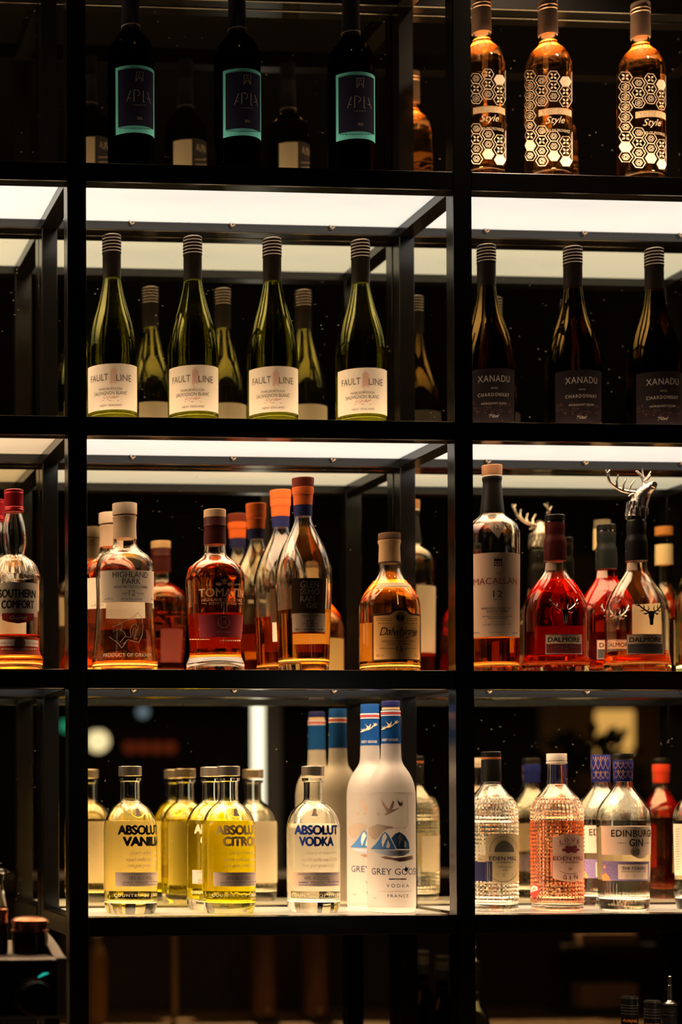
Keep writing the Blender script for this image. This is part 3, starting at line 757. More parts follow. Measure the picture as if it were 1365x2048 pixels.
# ---- tall tapered whisky bottles with orange and navy capsules
GL_G = 'orange and navy capsuled tall whisky bottles'
ORANGE = plain('burnt_orange_capsule', (0.70, 0.14, 0.03), 0.42)
ORBROWN = plain('reddish_brown_stopper', (0.16, 0.028, 0.015), 0.45)
NAVYB = plain('navy_band', (0.018, 0.022, 0.10), 0.4)
def glen(label, cx, a, level, liq, y_shift, capdark):
    k = (1595 - 953 - y_shift) / (1595 - 953.0)
    Y = lambda y: 1595 - (1595 - y) * k
    W = lambda h: h * k
    b = Bottle('whisky_bottle', label, cx, Y(1150), a, 3,
               [(Y(y), W(h)) for y, h in [(1020, 16), (1034, 17.5), (1048, 20), (1062, 25.5), (1080, 35), (1100, 45), (1120, 52), (1142, 56.8), (1165, 57.6), (1200, 56.2), (1250, 54), (1300, 52), (1325, 51.2)]] + [(None, W(49))], GL_G, 'whisky bottle')
    b.glass(GLASS, 0.0026, 0.018, seg=56)
    b.liquid(Y(level), liq)
    X = lambda x: cx + (x - 605.5) * k
    b.cap('stopper', [(Y(953), W(20)), (Y(953), W(22)), (Y(954), W(22.6)), (Y(971), W(21.8)), (Y(971), W(18))], ORBROWN if capdark else ORANGE)
    b.cap('capsule', [(Y(972), W(19)), (Y(972), W(21.8)), (Y(974), W(22)), (Y(986), W(21.2)), (Y(987), W(20)), (Y(1008), W(18.8)), (Y(1009), W(17))], ORANGE)
    b.cap('neck_band', [(Y(1009), W(17.5)), (Y(1009), W(18.9)), (Y(1031), W(18.2)), (Y(1031), W(16))], NAVYB)
    return b, X, Y, W, k
b, X, Y, W, k = glen('tallest whisky bottle of the middle cell, brown and cream label, about a quarter full', 607, 0.074, 1222, AMBER, 0, True)
l = b.label(584, 651, 1156, 1226, plain('dark_bronze_paper', (0.075, 0.045, 0.025), 0.38, 0.35), name='front_label')
b.text([('GLEN', 601, 637, 1162, 1175, 0.01), ('MO', 616, 638, 1177, 1189, 0.01), ('RAN', 601, 629, 1191, 1203, 0.01), ('GIE', 613, 634, 1205, 1216, 0.01)], plain('silver_gold_ink', (0.62, 0.55, 0.46), 0.4), l)
b.lines([([(602, 1178), (613, 1178), (613, 1188), (602, 1188), (602, 1178)], 1), ([(602, 1178), (613, 1188)], 0.8), ([(613, 1178), (602, 1188)], 0.8)], plain('silver_gold_ink', (0.62, 0.55, 0.46), 0.4), l, 0.0006, 'square_emblem')
l = b.label(585, 650, 1226, 1263, plain('pinkish_cream_paper', (0.72, 0.58, 0.46), 0.6), name='age_label')
b.text([('18', 614, 627, 1239, 1254, 0.0)], plain('brown_ink', (0.28, 0.12, 0.07), 0.5), l)
b.small([(601, 636, 1231, 1.2), (608, 626, 1234, 1.2), (591, 601, 1259, 2), (608, 630, 1259, 2), (634, 646, 1259, 2)], INKGREY, l)
b.lines([([(606, 1247), (611, 1247)], 1), ([(629, 1247), (634, 1247)], 1)], INKGREY, l, 0.0006, 'rule')
b.label(585, 650, 1263, 1267, plain('orange_red_strip', (0.6, 0.1, 0.04), 0.5), name='bottom_strip')
b.label(558, 618, 1150, 1282, CREAM, 0.0003, 'back_label', back=True)
b, X, Y, W, k = glen('whisky bottle with bright orange capsule and more liquid behind the tallest one', 562, 0.183, 1222, AMBERD, 25, False)
b.text([('SINCE', X(594), X(613), Y(1013), Y(1019)), ('1843', X(596), X(612), Y(1021), Y(1027))], INKGOLD, None, 0.0007, 'band_lettering', r=W(18.6) * b.mpp)
l = b.label(X(588), X(652), Y(1230), Y(1270), plain('pinkish_cream_paper', (0.72, 0.58, 0.46), 0.6), name='age_label')
b.label(X(560), X(622), Y(1150), Y(1285), CREAM, 0.0003, 'back_label', back=True)
b.label(X(584), X(651), Y(1160), Y(1230), plain('dark_bronze_paper', (0.075, 0.045, 0.025), 0.38, 0.35), name='front_label')

# ---- squat amber whisky bottle with ribbed cap
b = Bottle('whisky_bottle', 'squat amber whisky bottle with ribbed brown cap and ochre label beside the rear post', 780, 1215, 0.080, 3,
           [(1105, 19), (1126, 20.5), (1138, 21.5), (1146, 24), (1156, 29), (1166, 36), (1178, 46), (1192, 55), (1206, 60), (1222, 61.8), (1240, 62), (1240, 62), (1320, 62), (1332, 61.5), (None, 60)], None, 'whisky bottle')
b.glass(GLASS, 0.0028, 0.010, seg=56)
b.liquid(1163, AMBER)
b.cap('ribbed_cap', [(1064, 20), (1064, 21.8), (1066, 22.5), (1076, 22.5), (1077, 21), (1077, 18)], plain('brown_plastic_cap', (0.17, 0.10, 0.055), 0.5), flutes=48)
b.cap('collar', [(1078, 20), (1078, 23), (1081, 23.4), (1084, 22.4), (1090, 21), (1120, 22.2), (1124, 22.2), (1124, 20)], plain('ochre_capsule', (0.50, 0.34, 0.18), 0.55))
b.lines([([(764, 1113), (768, 1108), (772, 1109), (776, 1102), (782, 1099), (786, 1091)], 0.8), ([(760, 1093), (762, 1087), (766, 1084)], 0.7), ([(792, 1118), (796, 1114)], 0.7)], INKBLK, None, 0.0006, 'collar_signature', r=0.0166)
b.cap('collar_wire', [(1122.5, 22), (1122.5, 22.6), (1124.5, 22.6), (1124.5, 22)], INKBLK)
nb = b.polys([[(754, 1167), (780, 1165), (822, 1168), (824, 1177), (780, 1175), (752, 1177)]], plain('gold_shoulder_label', (0.78, 0.56, 0.28), 0.45), None, 0.0005, 'shoulder_label')
b.small([(758, 818, 1171, 1.6)], INKWHITE, nb, 0.0009)
OCHRE = plain('ochre_paper', (0.88, 0.52, 0.19), 0.55, noise=(30, 0.08))
DKB = plain('dark_brown_border', (0.07, 0.035, 0.018), 0.5)
arch = lambda u: 0.0072 * math.sqrt(max(0, 1 - (u / 0.34) ** 2)) if abs(u) < 0.34 else 0
l = b.label(745, 841, 1226, 1321, DKB, name='front_label', top=arch)
l2 = b.label(748.5, 838.5, 1230, 1318, OCHRE, 0.0006, 'label_field', top=arch, parent=l)
b.text([('Dalwhinnie', 760, 833, 1254, 1270, 0.0, 0.35, 0.9)], INKBLK, l2, 0.001, 'script_lettering')
b.lines([([(770, 1269), (790, 1270), (806, 1271), (800, 1276), (788, 1275), (795, 1271), (810, 1276), (822, 1272), (831, 1270), (826, 1273), (812, 1273)], 0.9)], INKMAR, l2, 0.001, 'flourish')
b.text([('HIGHLAND SINGLE MALT', 764, 829, 1280, 1284, 0.01), ('SCOTCH WHISKY', 776, 821, 1286, 1290, 0.01), ('15', 792, 806, 1292, 1303, 0.01), ('43% vol', 753, 767, 1309, 1314), ('70cl', 826, 834, 1309, 1314)], plain('brown_ink', (0.28, 0.12, 0.07), 0.5), l2, 0.001)
b.polys([ellipse2d(800, 1234, 9, 9, 20)], plain('ochre_dark', (0.42, 0.24, 0.10), 0.55), l2, 0.001, 'medallion')
b.polys([ellipse2d(796, 1235, 3, 5, 10), ellipse2d(804, 1236, 3.4, 5.4, 10)], INKBLK, l2, 0.0014, 'medallion_figure')
b.small([(754, 786, 1237, 1.3), (754, 786, 1241, 1), (812, 834, 1237, 1.3), (812, 834, 1241, 1), (757, 787, 1247, 1), (810, 834, 1247, 1), (760, 790, 1297, 1.2), (809, 830, 1297, 1.2)], plain('brown_ink', (0.28, 0.12, 0.07), 0.5), l2, 0.001)
b.label(745, 812, 1236, 1314, plain('yellow_back_paper', (0.74, 0.56, 0.25), 0.6), 0.0003, 'back_label', back=True)

# ---- tall straight whisky bottle with black capsule
b = Bottle('whisky_bottle', 'tall whisky bottle with black flared capsule and big pink cream label beside the thick post', 986, 1190, 0.085, 3,
           [(1010, 22), (1026, 24.3), (1031, 26), (1037, 33), (1044, 42), (1052, 49.5), (1062, 53.6), (1074, 55), (1110, 55.2), (1270, 53.2), (1325, 52.5), (None, 51)], None, 'whisky bottle')
b.glass(GLASS, 0.0028, 0.014, seg=56)
b.liquid(1262, AMBERD)
b.cap('stopper', [(928, 19), (928, 20.4), (929, 21), (947, 20.6), (948, 19.5), (948, 17)], wood('brown_cork_wood', (0.30, 0.14, 0.06), (0.42, 0.22, 0.10)))
b.cap('stopper_ring', [(948.5, 18), (948.5, 20), (951, 20), (951, 18)], CREAM)
b.cap('capsule', [(951.5, 18), (951.5, 20), (953, 20.4), (956, 20), (962, 18.8), (966, 19), (985, 20.6), (1010, 23.4), (1022, 24.8), (1025, 24.8), (1025, 22)], plain('matte_black_capsule', (0.007, 0.006, 0.005), 0.36, 0, 0.3))
vl = b.polys([[(972, 1046), (991, 1044), (1011, 1049), (998, 1077)]], plain('pinkish_label', (0.56, 0.42, 0.33), 0.6), None, 0.0004, 'neck_label')
b.lines([([(975, 1048), (991, 1046.5), (1008, 1050), (997.5, 1073.5), (975, 1048)], 0.7)], INKMAR, vl, 0.0007, 'neck_border')
b.text([('12', 989, 999, 1050, 1059, 0.005)], INKBLK, vl, 0.0008)
PINKC = plain('pinkish_label', (0.56, 0.42, 0.33), 0.6)
l = b.label(934, 1040, 1105, 1273, PINKC, name='front_label')
b.lines([([(936, 1108), (985, 1107), (1038, 1109)], 0.7), ([(936, 1269.5), (985, 1268.5), (1037, 1270)], 0.7)], INKMAR, l, 0.0006, 'border_lines')
b.polys([[(989, 1118), (991, 1116), (993, 1118), (995, 1118), (997, 1115), (999, 1118), (1001, 1118), (1003, 1116), (1005, 1118), (1005, 1122), (989, 1122)], [(989, 1124), (991, 1124), (991, 1127), (989, 1127)], [(993, 1124), (996, 1124), (996, 1127), (993, 1127)], [(998, 1124), (1001, 1124), (1001, 1127), (998, 1127)], [(1003, 1124), (1005, 1124), (1005, 1127), (1003, 1127)], [(989, 1129), (992, 1129), (992, 1132), (989, 1132)], [(994, 1129), (996, 1129), (996, 1132), (994, 1132)], [(998, 1129), (1000, 1129), (1000, 1132), (998, 1132)], [(1002, 1129), (1005, 1129), (1005, 1132), (1002, 1132)]], INKBLK, l, 0.0006, 'house_emblem')
b.text([('THE', 992, 1004, 1145, 1149), ('MACALLAN', 949, 1033, 1155, 1168, 0.004)], INKMAR, l, 0.0006, 'red_lettering')
b.text([('12', 987, 1005, 1181, 1194, 0.0), ('YEARS OLD', 987, 1007, 1197, 1200), ('HIGHLAND SINGLE MALT', 964, 1024, 1214, 1218, 0.01), ('SCOTCH WHISKY', 974, 1018, 1220, 1225, 0.01), ('DOUBLE CASK COLLECTION', 968, 1021, 1247, 1250)], INKBLK, l)
b.small([(984, 1008, 1228, 1.2), (966, 1023, 1233, 1.6), (977, 1014, 1237, 1.6), (982, 1010, 1243, 1), (978, 1014, 1265, 1), (948, 960, 1266, 2), (1024, 1034, 1266, 2)], INKGREY, l)
b.label(950, 1015, 1120, 1270, CREAM, 0.0003, 'back_label', back=True)

# ---- stag whisky bottles
def antler(bm, side, s, n=0.0, big=1.0):
    """one antler in the (x, z) plane, unit = head width"""
    P = lambda x, z, y=0.0: (side * x * s, y * s, z * s)
    main = [P(0.30, 0.05), P(0.75, 0.35, -0.03), P(1.25, 0.72, -0.02), P(1.62, 1.12, 0.02), P(1.80, 1.62, 0.05), P(1.74, 1.95, 0.05)]
    tube_bm(bm, main, [0.12 * s, 0.11 * s, 0.10 * s, 0.085 * s, 0.06 * s, 0.02 * s], 8)
    for base, tip, bend in (((0.55, 0.2), (0.46, 0.98), (0.30, 0.55)), ((1.0, 0.53), (1.02, 1.15), (0.92, 0.85)), ((1.5, 0.95), (2.05, 1.15), (1.8, 0.98)), ((1.72, 1.35), (2.05, 1.78), (1.93, 1.5)), ((0.9, 0.4), (1.5, 0.28), (1.2, 0.26))):
        tube_bm(bm, [P(*base), P(*bend), P(*tip)], [0.085 * s, 0.075 * s, 0.02 * s], 7)
def stag_face(b, cx, cyy, mat, scale):
    """flat metal stag emblem on the front of the bottle, built in relief"""
    bm = bmesh.new()
    s = scale
    # head: a tapered lozenge
    prof = [(-1.55, 0.16, 0.10), (-1.35, 0.24, 0.16), (-0.95, 0.23, 0.20), (-0.45, 0.36, 0.24), (0.0, 0.42, 0.24), (0.25, 0.36, 0.16)]
    rings = []
    for z, wx, dy in prof:
        ring = []
        for k in range(12):
            a = 2 * PI * k / 12
            ring.append(bm.verts.new((wx * math.cos(a) * s, (-abs(dy) * max(0, math.sin(a)) * s), z * s)))
        rings.append(ring)
    for r0, r1 in zip(rings, rings[1:]):
        for k in range(12): bm.faces.new((r0[k], r0[(k + 1) % 12], r1[(k + 1) % 12], r1[k]))
    bm.faces.new(rings[0][::-1]); bm.faces.new(rings[-1])
    for sd in (-1, 1):
        antler(bm, sd, s)
        tube_bm(bm, [(sd * 0.35 * s, -0.05 * s, 0.05 * s), (sd * 0.75 * s, -0.08 * s, -0.12 * s), (sd * 1.1 * s, -0.02 * s, -0.02 * s)], [0.07 * s, 0.13 * s, 0.02 * s], 8)
    # wrap on the wall
    zc = b.zy(cyy, 0.045)
    al = b.alpha(cx, zc)
    for v in bm.verts:
        x, y, z = v.co
        zz = zc + z; r = b.r(min(max(zz, 0.001), b.prof[-1][0])) + 0.0006 - y
        a = al + x / b.r(zc)
        v.co = Vector((r * math.sin(a), -r * math.cos(a) * b.oval, zz))
    return obj('stag_emblem', finish(bm, 'stag_emblem'), mat, b.root, 'metal stag head emblem')
DAL_G = 'stag emblem whisky bottles'
BLKCAP = plain('satin_black_cap', (0.006, 0.0055, 0.005), 0.34, 0, 0.3)
def dalmore(label, cx, a, level, liq, capcol, k=1.0, back=CREAM, backbox=(1246, 1304), stopper=True):
    Y = lambda y: 1595 - (1595 - y) * k
    W = lambda h: h * k
    X = lambda x: cx + (x - 1112) * k
    b = Bottle('whisky_bottle', label, cx, Y(1215), a, 3,
               [(Y(y), W(h)) for y, h in [(1100, 20), (1122, 21.5), (1136, 22.5), (1146, 25.5), (1158, 34), (1170, 43.5), (1184, 53), (1198, 60.5), (1212, 65), (1230, 67), (1260, 67.4), (1300, 67.5), (1312, 68), (1324, 70.5), (1333, 71)]] + [(None, W(69))], DAL_G, 'whisky bottle', oval=0.82)
    b.glass(GLASS, 0.003, 0.016, seg=56)
    b.liquid(Y(level), liq)
    if stopper:
        b.cap('stopper', [(Y(1028), W(18)), (Y(1028), W(19.8)), (Y(1029), W(20.5)), (Y(1039), W(20.4)), (Y(1040), W(18))], BLKCAP)
        b.cap('stopper_ring', [(Y(1040.5), W(18)), (Y(1040.5), W(20.2)), (Y(1043), W(20.2)), (Y(1043), W(18))], CHROME)
    c = b.cap('capsule', [(Y(1043.5), W(18)), (Y(1043.5), W(20)), (Y(1046), W(20.4)), (Y(1060), W(20)), (Y(1066), W(19.4)), (Y(1070), W(19.6)), (Y(1078), W(22.4)), (Y(1084), W(22.8)), (Y(1120), W(22.8)), (Y(1121), W(21))], capcol)
    rr = W(22.9) * b.mpp * math.cos(b.th)
    b.text([('DALMORE', X(1098), X(1133), Y(1093), Y(1099), 0.02)], plain('tan_ink', (0.6, 0.45, 0.34), 0.5), c, 0.0004, 'capsule_lettering', r=rr, rfun=lambda z: rr)
    b.lines([([(X(1091), Y(1085.5)), (X(1112), Y(1085)), (X(1134), Y(1086))], 0.9), ([(X(1091), Y(1103)), (X(1112), Y(1102.5)), (X(1134), Y(1103.5))], 0.9)], plain('tan_ink', (0.6, 0.45, 0.34), 0.5), c, 0.0004, 'capsule_rings', r=rr, rfun=lambda z: rr)
    s2 = b.label(X(1093), X(1114), Y(1125), Y(1141), plain('pinkish_label', (0.56, 0.42, 0.33), 0.6), 0.0004, 'tax_seal')
    l = b.label(X(1092), X(1164), Y(1268), Y(1308), plain('grey_border_paper', (0.36, 0.3, 0.28), 0.5, 0.2), name='front_label')
    return b, X, Y, W, l
MAROONC = plain('maroon_capsule', (0.06, 0.008, 0.009), 0.34, 0.0, 0.25)
BLKGRN = plain('black_green_capsule', (0.010, 0.013, 0.011), 0.34, 0, 0.25)
def dalmore_label(b, X, Y, l, lower, age):
    u = b.label(X(1094), X(1162), Y(1270), Y(1287), plain('pinkish_tan_paper', (0.62, 0.45, 0.34), 0.55), 0.0006, 'name_panel', parent=l)
    b.text([('DALMORE', X(1097), X(1159), Y(1274), Y(1284), 0.025)], INKBLK, u, 0.0009)
    b.text([('THE', X(1124), X(1134), Y(1270), Y(1273))], INKGREY, u, 0.0009, 'small_lettering')
    d = b.label(X(1094), X(1162), Y(1287.5), Y(1306), lower, 0.0006, 'age_panel', parent=l)
    if age:
        b.text([('12', X(1124), X(1136), Y(1289), Y(1298), 0.0), ('AGED', X(1110), X(1121), Y(1292), Y(1295)), ('YEARS', X(1138), X(1152), Y(1292), Y(1295))], INKGREY, d, 0.0009)
b, X, Y, W, l = dalmore('ruby whisky bottle with maroon capsule and silver stag emblem, in front', 1111.5, 0.085, 1161, REDAMB, MAROONC)
stag_face(b, 1131, 1222, CHROME, 0.0118)
dalmore_label(b, X, Y, l, plain('maroon_paper', (0.14, 0.02, 0.025), 0.5), True)
b.label(1060, 1140, 1246, 1305, plain('red_back_paper', (0.28, 0.025, 0.022), 0.55), 0.0003, 'back_label', back=True)
b, X, Y, W, l = dalmore('ruby whisky bottle with black green capsule standing behind the two stag bottles', 1214, 0.175, 1118, REDAMB, BLKGRN, 0.966)
stag_face(b, X(1131), Y(1222), CHROME, 0.0118)
dalmore_label(b, X, Y, l, plain('dark_grey_paper', (0.07, 0.065, 0.06), 0.5), False)
b.label(X(1060), X(1140), Y(1246), Y(1305), plain('red_back_paper', (0.28, 0.025, 0.022), 0.55), 0.0003, 'back_label', back=True)
b, X, Y, W, l = dalmore('nearly empty whisky bottle topped by a silver stag head stopper', 1274.5, 0.080, 1304, AMBERD, BLKCAP, 1.0, stopper=False)
stag_face(b, 1303, 1225, plain('blackened_pewter', (0.03, 0.028, 0.026), 0.3, 0.7), 0.0118)
dalmore_label(b, X, Y, l, plain('dark_grey_paper', (0.07, 0.065, 0.06), 0.5), False)
b.label(1222, 1285, 1200, 1302, plain('cream_back_paper', (0.82, 0.68, 0.42), 0.6), 0.0003, 'back_label', back=True)
b.cap('stopper_base', [(1030, 14), (1030, 17.5), (1034, 18.5), (1038, 17.5), (1041, 19), (1043, 19), (1043, 16)], BLKCAP)
# the stag head of the stopper, looking up to the right
def stag_head():
    bm = bmesh.new()
    s = b.mpp
    z0 = b.zy(1032, 0.015)
    # neck and head as one tapered body along a bent path (photo pixels from the bottle axis)
    path = [(-1, 0, 0, 18.5), (0, 0, 6, 18.2), (1, -1, 16, 17.5), (4, -2, 26, 16.5), (7, -4, 36, 16), (10, -9, 44, 14.5), (13, -17, 50, 11.5), (16, -25, 54, 9), (18, -31, 56, 7.5), (18, -35, 56, 4)]
    tube_bm(bm, [(x * s, y * s, z0 + z * s) for x, y, z, r in path], [r * s for *_, r in path], 16)
    def T(pts, r0, r1):
        n = len(pts)
        tube_bm(bm, [(x * s, y * s, z0 + z * s) for x, y, z in pts], [(r0 + (r1 - r0) * i / (n - 1)) * s for i in range(n)], 8)
    # left antler with tines, sweeping out to the left
    T([(-2, 0, 48), (-14, 3, 50), (-26, 5, 53), (-38, 6, 60), (-48, 6, 68), (-53, 5, 78), (-54, 4, 86), (-50, 3, 92)], 4.2, 2.0)
    T([(-52, 5, 80), (-58, 4, 88), (-58, 4, 93)], 2.6, 1.2)
    for bx, bz, tx, tz in ((-36, 58, -36, 83), (-24, 52, -20, 75), (-12, 50, -3, 73)): T([(bx, 4, bz), ((bx + tx) / 2 - 3, 0, (bz + tz) / 2), (tx, -2, tz)], 3.0, 1.0)
    # right antler, seen end-on
    T([(16, -2, 50), (20, 6, 62), (21, 12, 75), (16, 14, 86), (8, 14, 93)], 4.2, 1.6)
    for tx, ty, tz in ((18, 10, 97), (31, 2, 90), (27, -4, 82)): T([(21, 8, 70), ((20 + tx) / 2, ty, (70 + tz) / 2), (tx, ty, tz)], 3.0, 1.0)
    # ears
    T([(0, 2, 46), (-10, -2, 44), (-17, -3, 40)], 4.5, 1.2); T([(17, 0, 46), (26, -4, 47), (32, -6, 52)], 4.5, 1.2)
    for k in range(26):                                   # shaggy neck fur
        a = 2 * PI * k / 13 + (k // 13) * 0.24; z1 = 30 - (k // 13) * 13; r1 = 15.5 + (k // 13) * 1.2
        T([(1.5 + r1 * math.cos(a), -1 + r1 * math.sin(a), z1), (1 + (r1 + 2.4) * math.cos(a), -0.5 + (r1 + 2.4) * math.sin(a), z1 - 9), ((r1 + 1.5) * math.cos(a + 0.1), (r1 + 1.5) * math.sin(a + 0.1), z1 - 19)], 3.4, 0.8)
    T([(3, -12, 53), (9, -14, 56), (16, -13, 54)], 3.2, 3.2)          # brow
    T([(17, -27, 57), (18, -36, 58)], 8.0, 6.0)                       # muzzle
    return obj('stag_stopper', finish(bm, 'stag_stopper', sharp=math.radians(60)), plain('cast_pewter_fur', (0.42, 0.40, 0.38), 0.28, 1.0, bump=(260, 1.0)), b.root, 'polished silver stag head')
stag_head()
# ---- bottles just outside the frame on the right, seen in the mirror
def plain_bottle(label, cx, a, row, prof, glassm, level, liq, parts, labels, group=None, cat='whisky bottle', name='whisky_bottle'):
    b = Bottle(name, label, cx, prof[len(prof) // 2][0] or 1200, a, row, prof, group, cat)
    b.glass(glassm, 0.003, 0.012)
    if liq: b.liquid(level, liq)
    for nm, pts, m in parts: b.cap(nm, pts, m)
    for nm, x0, x1, y0, y1, m, bk in labels: b.label(x0, x1, y0, y1, m, 0.0003, nm, back=bk)
    return b
STR = [(1040, 19), (1080, 20), (1110, 21), (1125, 24), (1145, 36), (1165, 47), (1185, 53), (1210, 55), (1320, 55), (1330, 54), (None, 52)]
plain_bottle('pale green whisky bottle with cream neck band, reflected behind the stag bottles', 1405, 0.09, 3, STR, glass('pale_green_glass', (0.86, 0.9, 0.74), 1.5), 1150, None,
             [('stopper', [(975, 17), (975, 19), (992, 19), (992, 17)], plain('grey_stopper', (0.2, 0.18, 0.15), 0.5)), ('neck_band', [(994, 18), (994, 20), (1040, 21), (1040, 18)], plain('cream_back_paper', (0.82, 0.68, 0.42), 0.6))],
             [('front_label', 1370, 1440, 1210, 1300, CREAM, False), ('back_label', 1370, 1440, 1210, 1300, CREAM, True)])
plain_bottle('clear whisky bottle with orange brown stopper, reflected right of the stag stopper', 1542, 0.09, 3, STR, GLASS, 1200, AMBERD,
             [('stopper', [(990, 18), (990, 21), (1008, 21), (1008, 18)], plain('orange_brown_stopper', (0.5, 0.22, 0.06), 0.5)), ('neck_band', [(1030, 19), (1030, 20.5), (1075, 21), (1075, 19)], plain('cream_back_paper', (0.82, 0.68, 0.42), 0.6))],
             [('front_label', 1500, 1585, 1200, 1300, CREAM, False), ('back_label', 1505, 1575, 1200, 1300, CREAM, True)])

# ================================================================== ROW 4
ALU = plain('warm_grey_metal_cap', (0.42, 0.36, 0.30), 0.34, 0.85)
VANILLA = glass('vanilla_vodka', (0.995, 0.935, 0.60), 1.36)
CITRON = glass('citron_vodka', (1.0, 0.95, 0.14), 1.36)
CLEARV = glass('clear_spirit', (0.99, 0.985, 0.96), 1.36)
SILVLAB = plain('silver_pink_paper', (0.58, 0.47, 0.42), 0.45, 0.2)
AB_G = 'round shouldered vodka bottles on the bottom shelf'
FROSTBACK = plain('pale_back_print', (0.94, 0.88, 0.74), 0.6)
def absolut(label, cx, a, level, liq, word, ink, strength, turn, k=1.0, backm=FROSTBACK):
    tx = 630
    Y = lambda y: 1595 - (1595 - y) * k
    W = lambda h: h * k
    X = lambda x: cx + (x - 627) * k
    b = Bottle('vodka_bottle', label, cx, Y(1700), a, 4,
               [(Y(y), W(h)) for y, h in [(1556, 22.4), (1562, 22.4), (1562, 22.4), (1563.5, 19.5), (1575, 19), (1598, 19.5), (1604, 22.5), (1604, 22.5), (1606, 24), (1611, 31), (1618, 38.5), (1628, 45.5), (1640, 50.5), (1652, 53), (1668, 53.6), (1760, 53.6), (1790, 53.2), (1808, 52.6), (1816, 51)]] + [(None, W(47))], AB_G, 'vodka bottle')
    b.glass(GLASS, 0.0026, 0.017, seg=56)
    b.liquid(Y(level), liq)
    b.cap('cap', [(Y(1532), W(21)), (Y(1532), W(22.6)), (Y(1533), W(23.2)), (Y(1551), W(23.2)), (Y(1552), W(22.4)), (Y(1552), W(20))], ALU)
    # embossed medallion on the shoulder
    bm = bmesh.new()
    zc = Y(1624); xc = X(tx)
    m = b.lines([(ellipse2d(xc, Y(1624), W(13), W(11), 28) + [(xc + W(13), Y(1624))], 1.6)], GLASS, None, 0.0008, 'medallion')
    b.polys([[(xc - W(6), Y(1632)), (xc - W(4), Y(1626)), (xc - W(3), Y(1618)), (xc + W(2), Y(1616)), (xc + W(4), Y(1621)), (xc + W(3), Y(1626)), (xc + W(7), Y(1632))]], plain('medallion_relief', (0.25, 0.2, 0.16), 0.3, 0.5), m, 0.0009, 'medallion_head')
    o = 0
    T = lambda s_, x0, x1, y0, y1, *e: (s_, X(x0 + o), X(x1 + o), Y(y0), Y(y1)) + e
    f = b.text([T('ABSOLUT', 590, 675, 1650, 1670, 0.065, 0, 0.95), T(word[0], word[1], word[2], 1673, 1693, 0.065, 0, 0.95)], ink, None, 0.0003, 'brand_lettering')
    b.text([T('Country of Sweden this', 612, 672, 1702, 1711, 0, 0.4), T('superb vodka was distilled', 604, 674, 1715, 1725, 0, 0.4), T('from grain grown in the', 606, 668, 1727, 1737, 0, 0.4)], plain('pale_script_print', (0.78, 0.66, 0.44), 0.6), f, 0.0003, 'script_lettering')
    l = b.label(X(586 + o), X(681 + o), Y(1745), Y(1773), SILVLAB, name='front_label')
    b.text([T(strength, 609, 660, 1753, 1760, 0.0, 0, 1.1), T('IMPORTED', 622, 650, 1763, 1767)], INKGREY, l)
    b.small([(X(596 + o), X(676 + o), Y(1748.5), 0.9), (X(598 + o), X(616 + o), Y(1765), 1.6), (X(654 + o), X(678 + o), Y(1764), 1.2), (X(598 + o), X(676 + o), Y(1770), 0.9)], INKBLUE if word[0] == 'VODKA' else INKGREY, l)
    b.text([T('COUNTRY OF SWEDEN', 584, 680, 1788, 1794, 0.02, 0, 1.2)], plain('raised_glass_lettering', (0.85, 0.78, 0.6), 0.2, 0.2), f, 0.0003, 'raised_lettering')
    bk = b.label(X(576), X(678), Y(1648), Y(1786), backm, 0.0003, 'back_print', back=True)
    b.root.rotation_euler = (0, 0, math.radians(turn))
    return b
absolut('vanilla vodka bottle with pale amber liquid, first from the left on the bottom shelf', 261, 0.092, 1641, VANILLA, ('VANILIA', 598, 678), INKBLK, '38% ALC/VOL.', 16, backm=plain('vanilla_back_print', (0.93, 0.80, 0.50), 0.6))
absolut('bright yellow citron vodka bottle in front of its twin', 458, 0.084, 1641, CITRON, ('CITRON', 602, 676), plain('tan_gold_print', (0.62, 0.46, 0.20), 0.5), '40% ALC/VOL.', 15, backm=plain('yellow_back_print', (0.95, 0.82, 0.12), 0.6))
absolut('bright yellow citron vodka bottle half hidden behind its twin', 424, 0.168, 1641, CITRON, ('CITRON', 602, 676), plain('pale_cream_print', (0.8, 0.68, 0.45), 0.5), '40% ALC/VOL.', 2, 0.972, plain('yellow_back_print', (0.95, 0.82, 0.12), 0.6))
absolut('clear vodka bottle with bold blue lettering on the bottom shelf', 627, 0.092, 1655, CLEARV, ('VODKA', 599, 667), INKBLUE, '40% ALC/VOL.', 0)

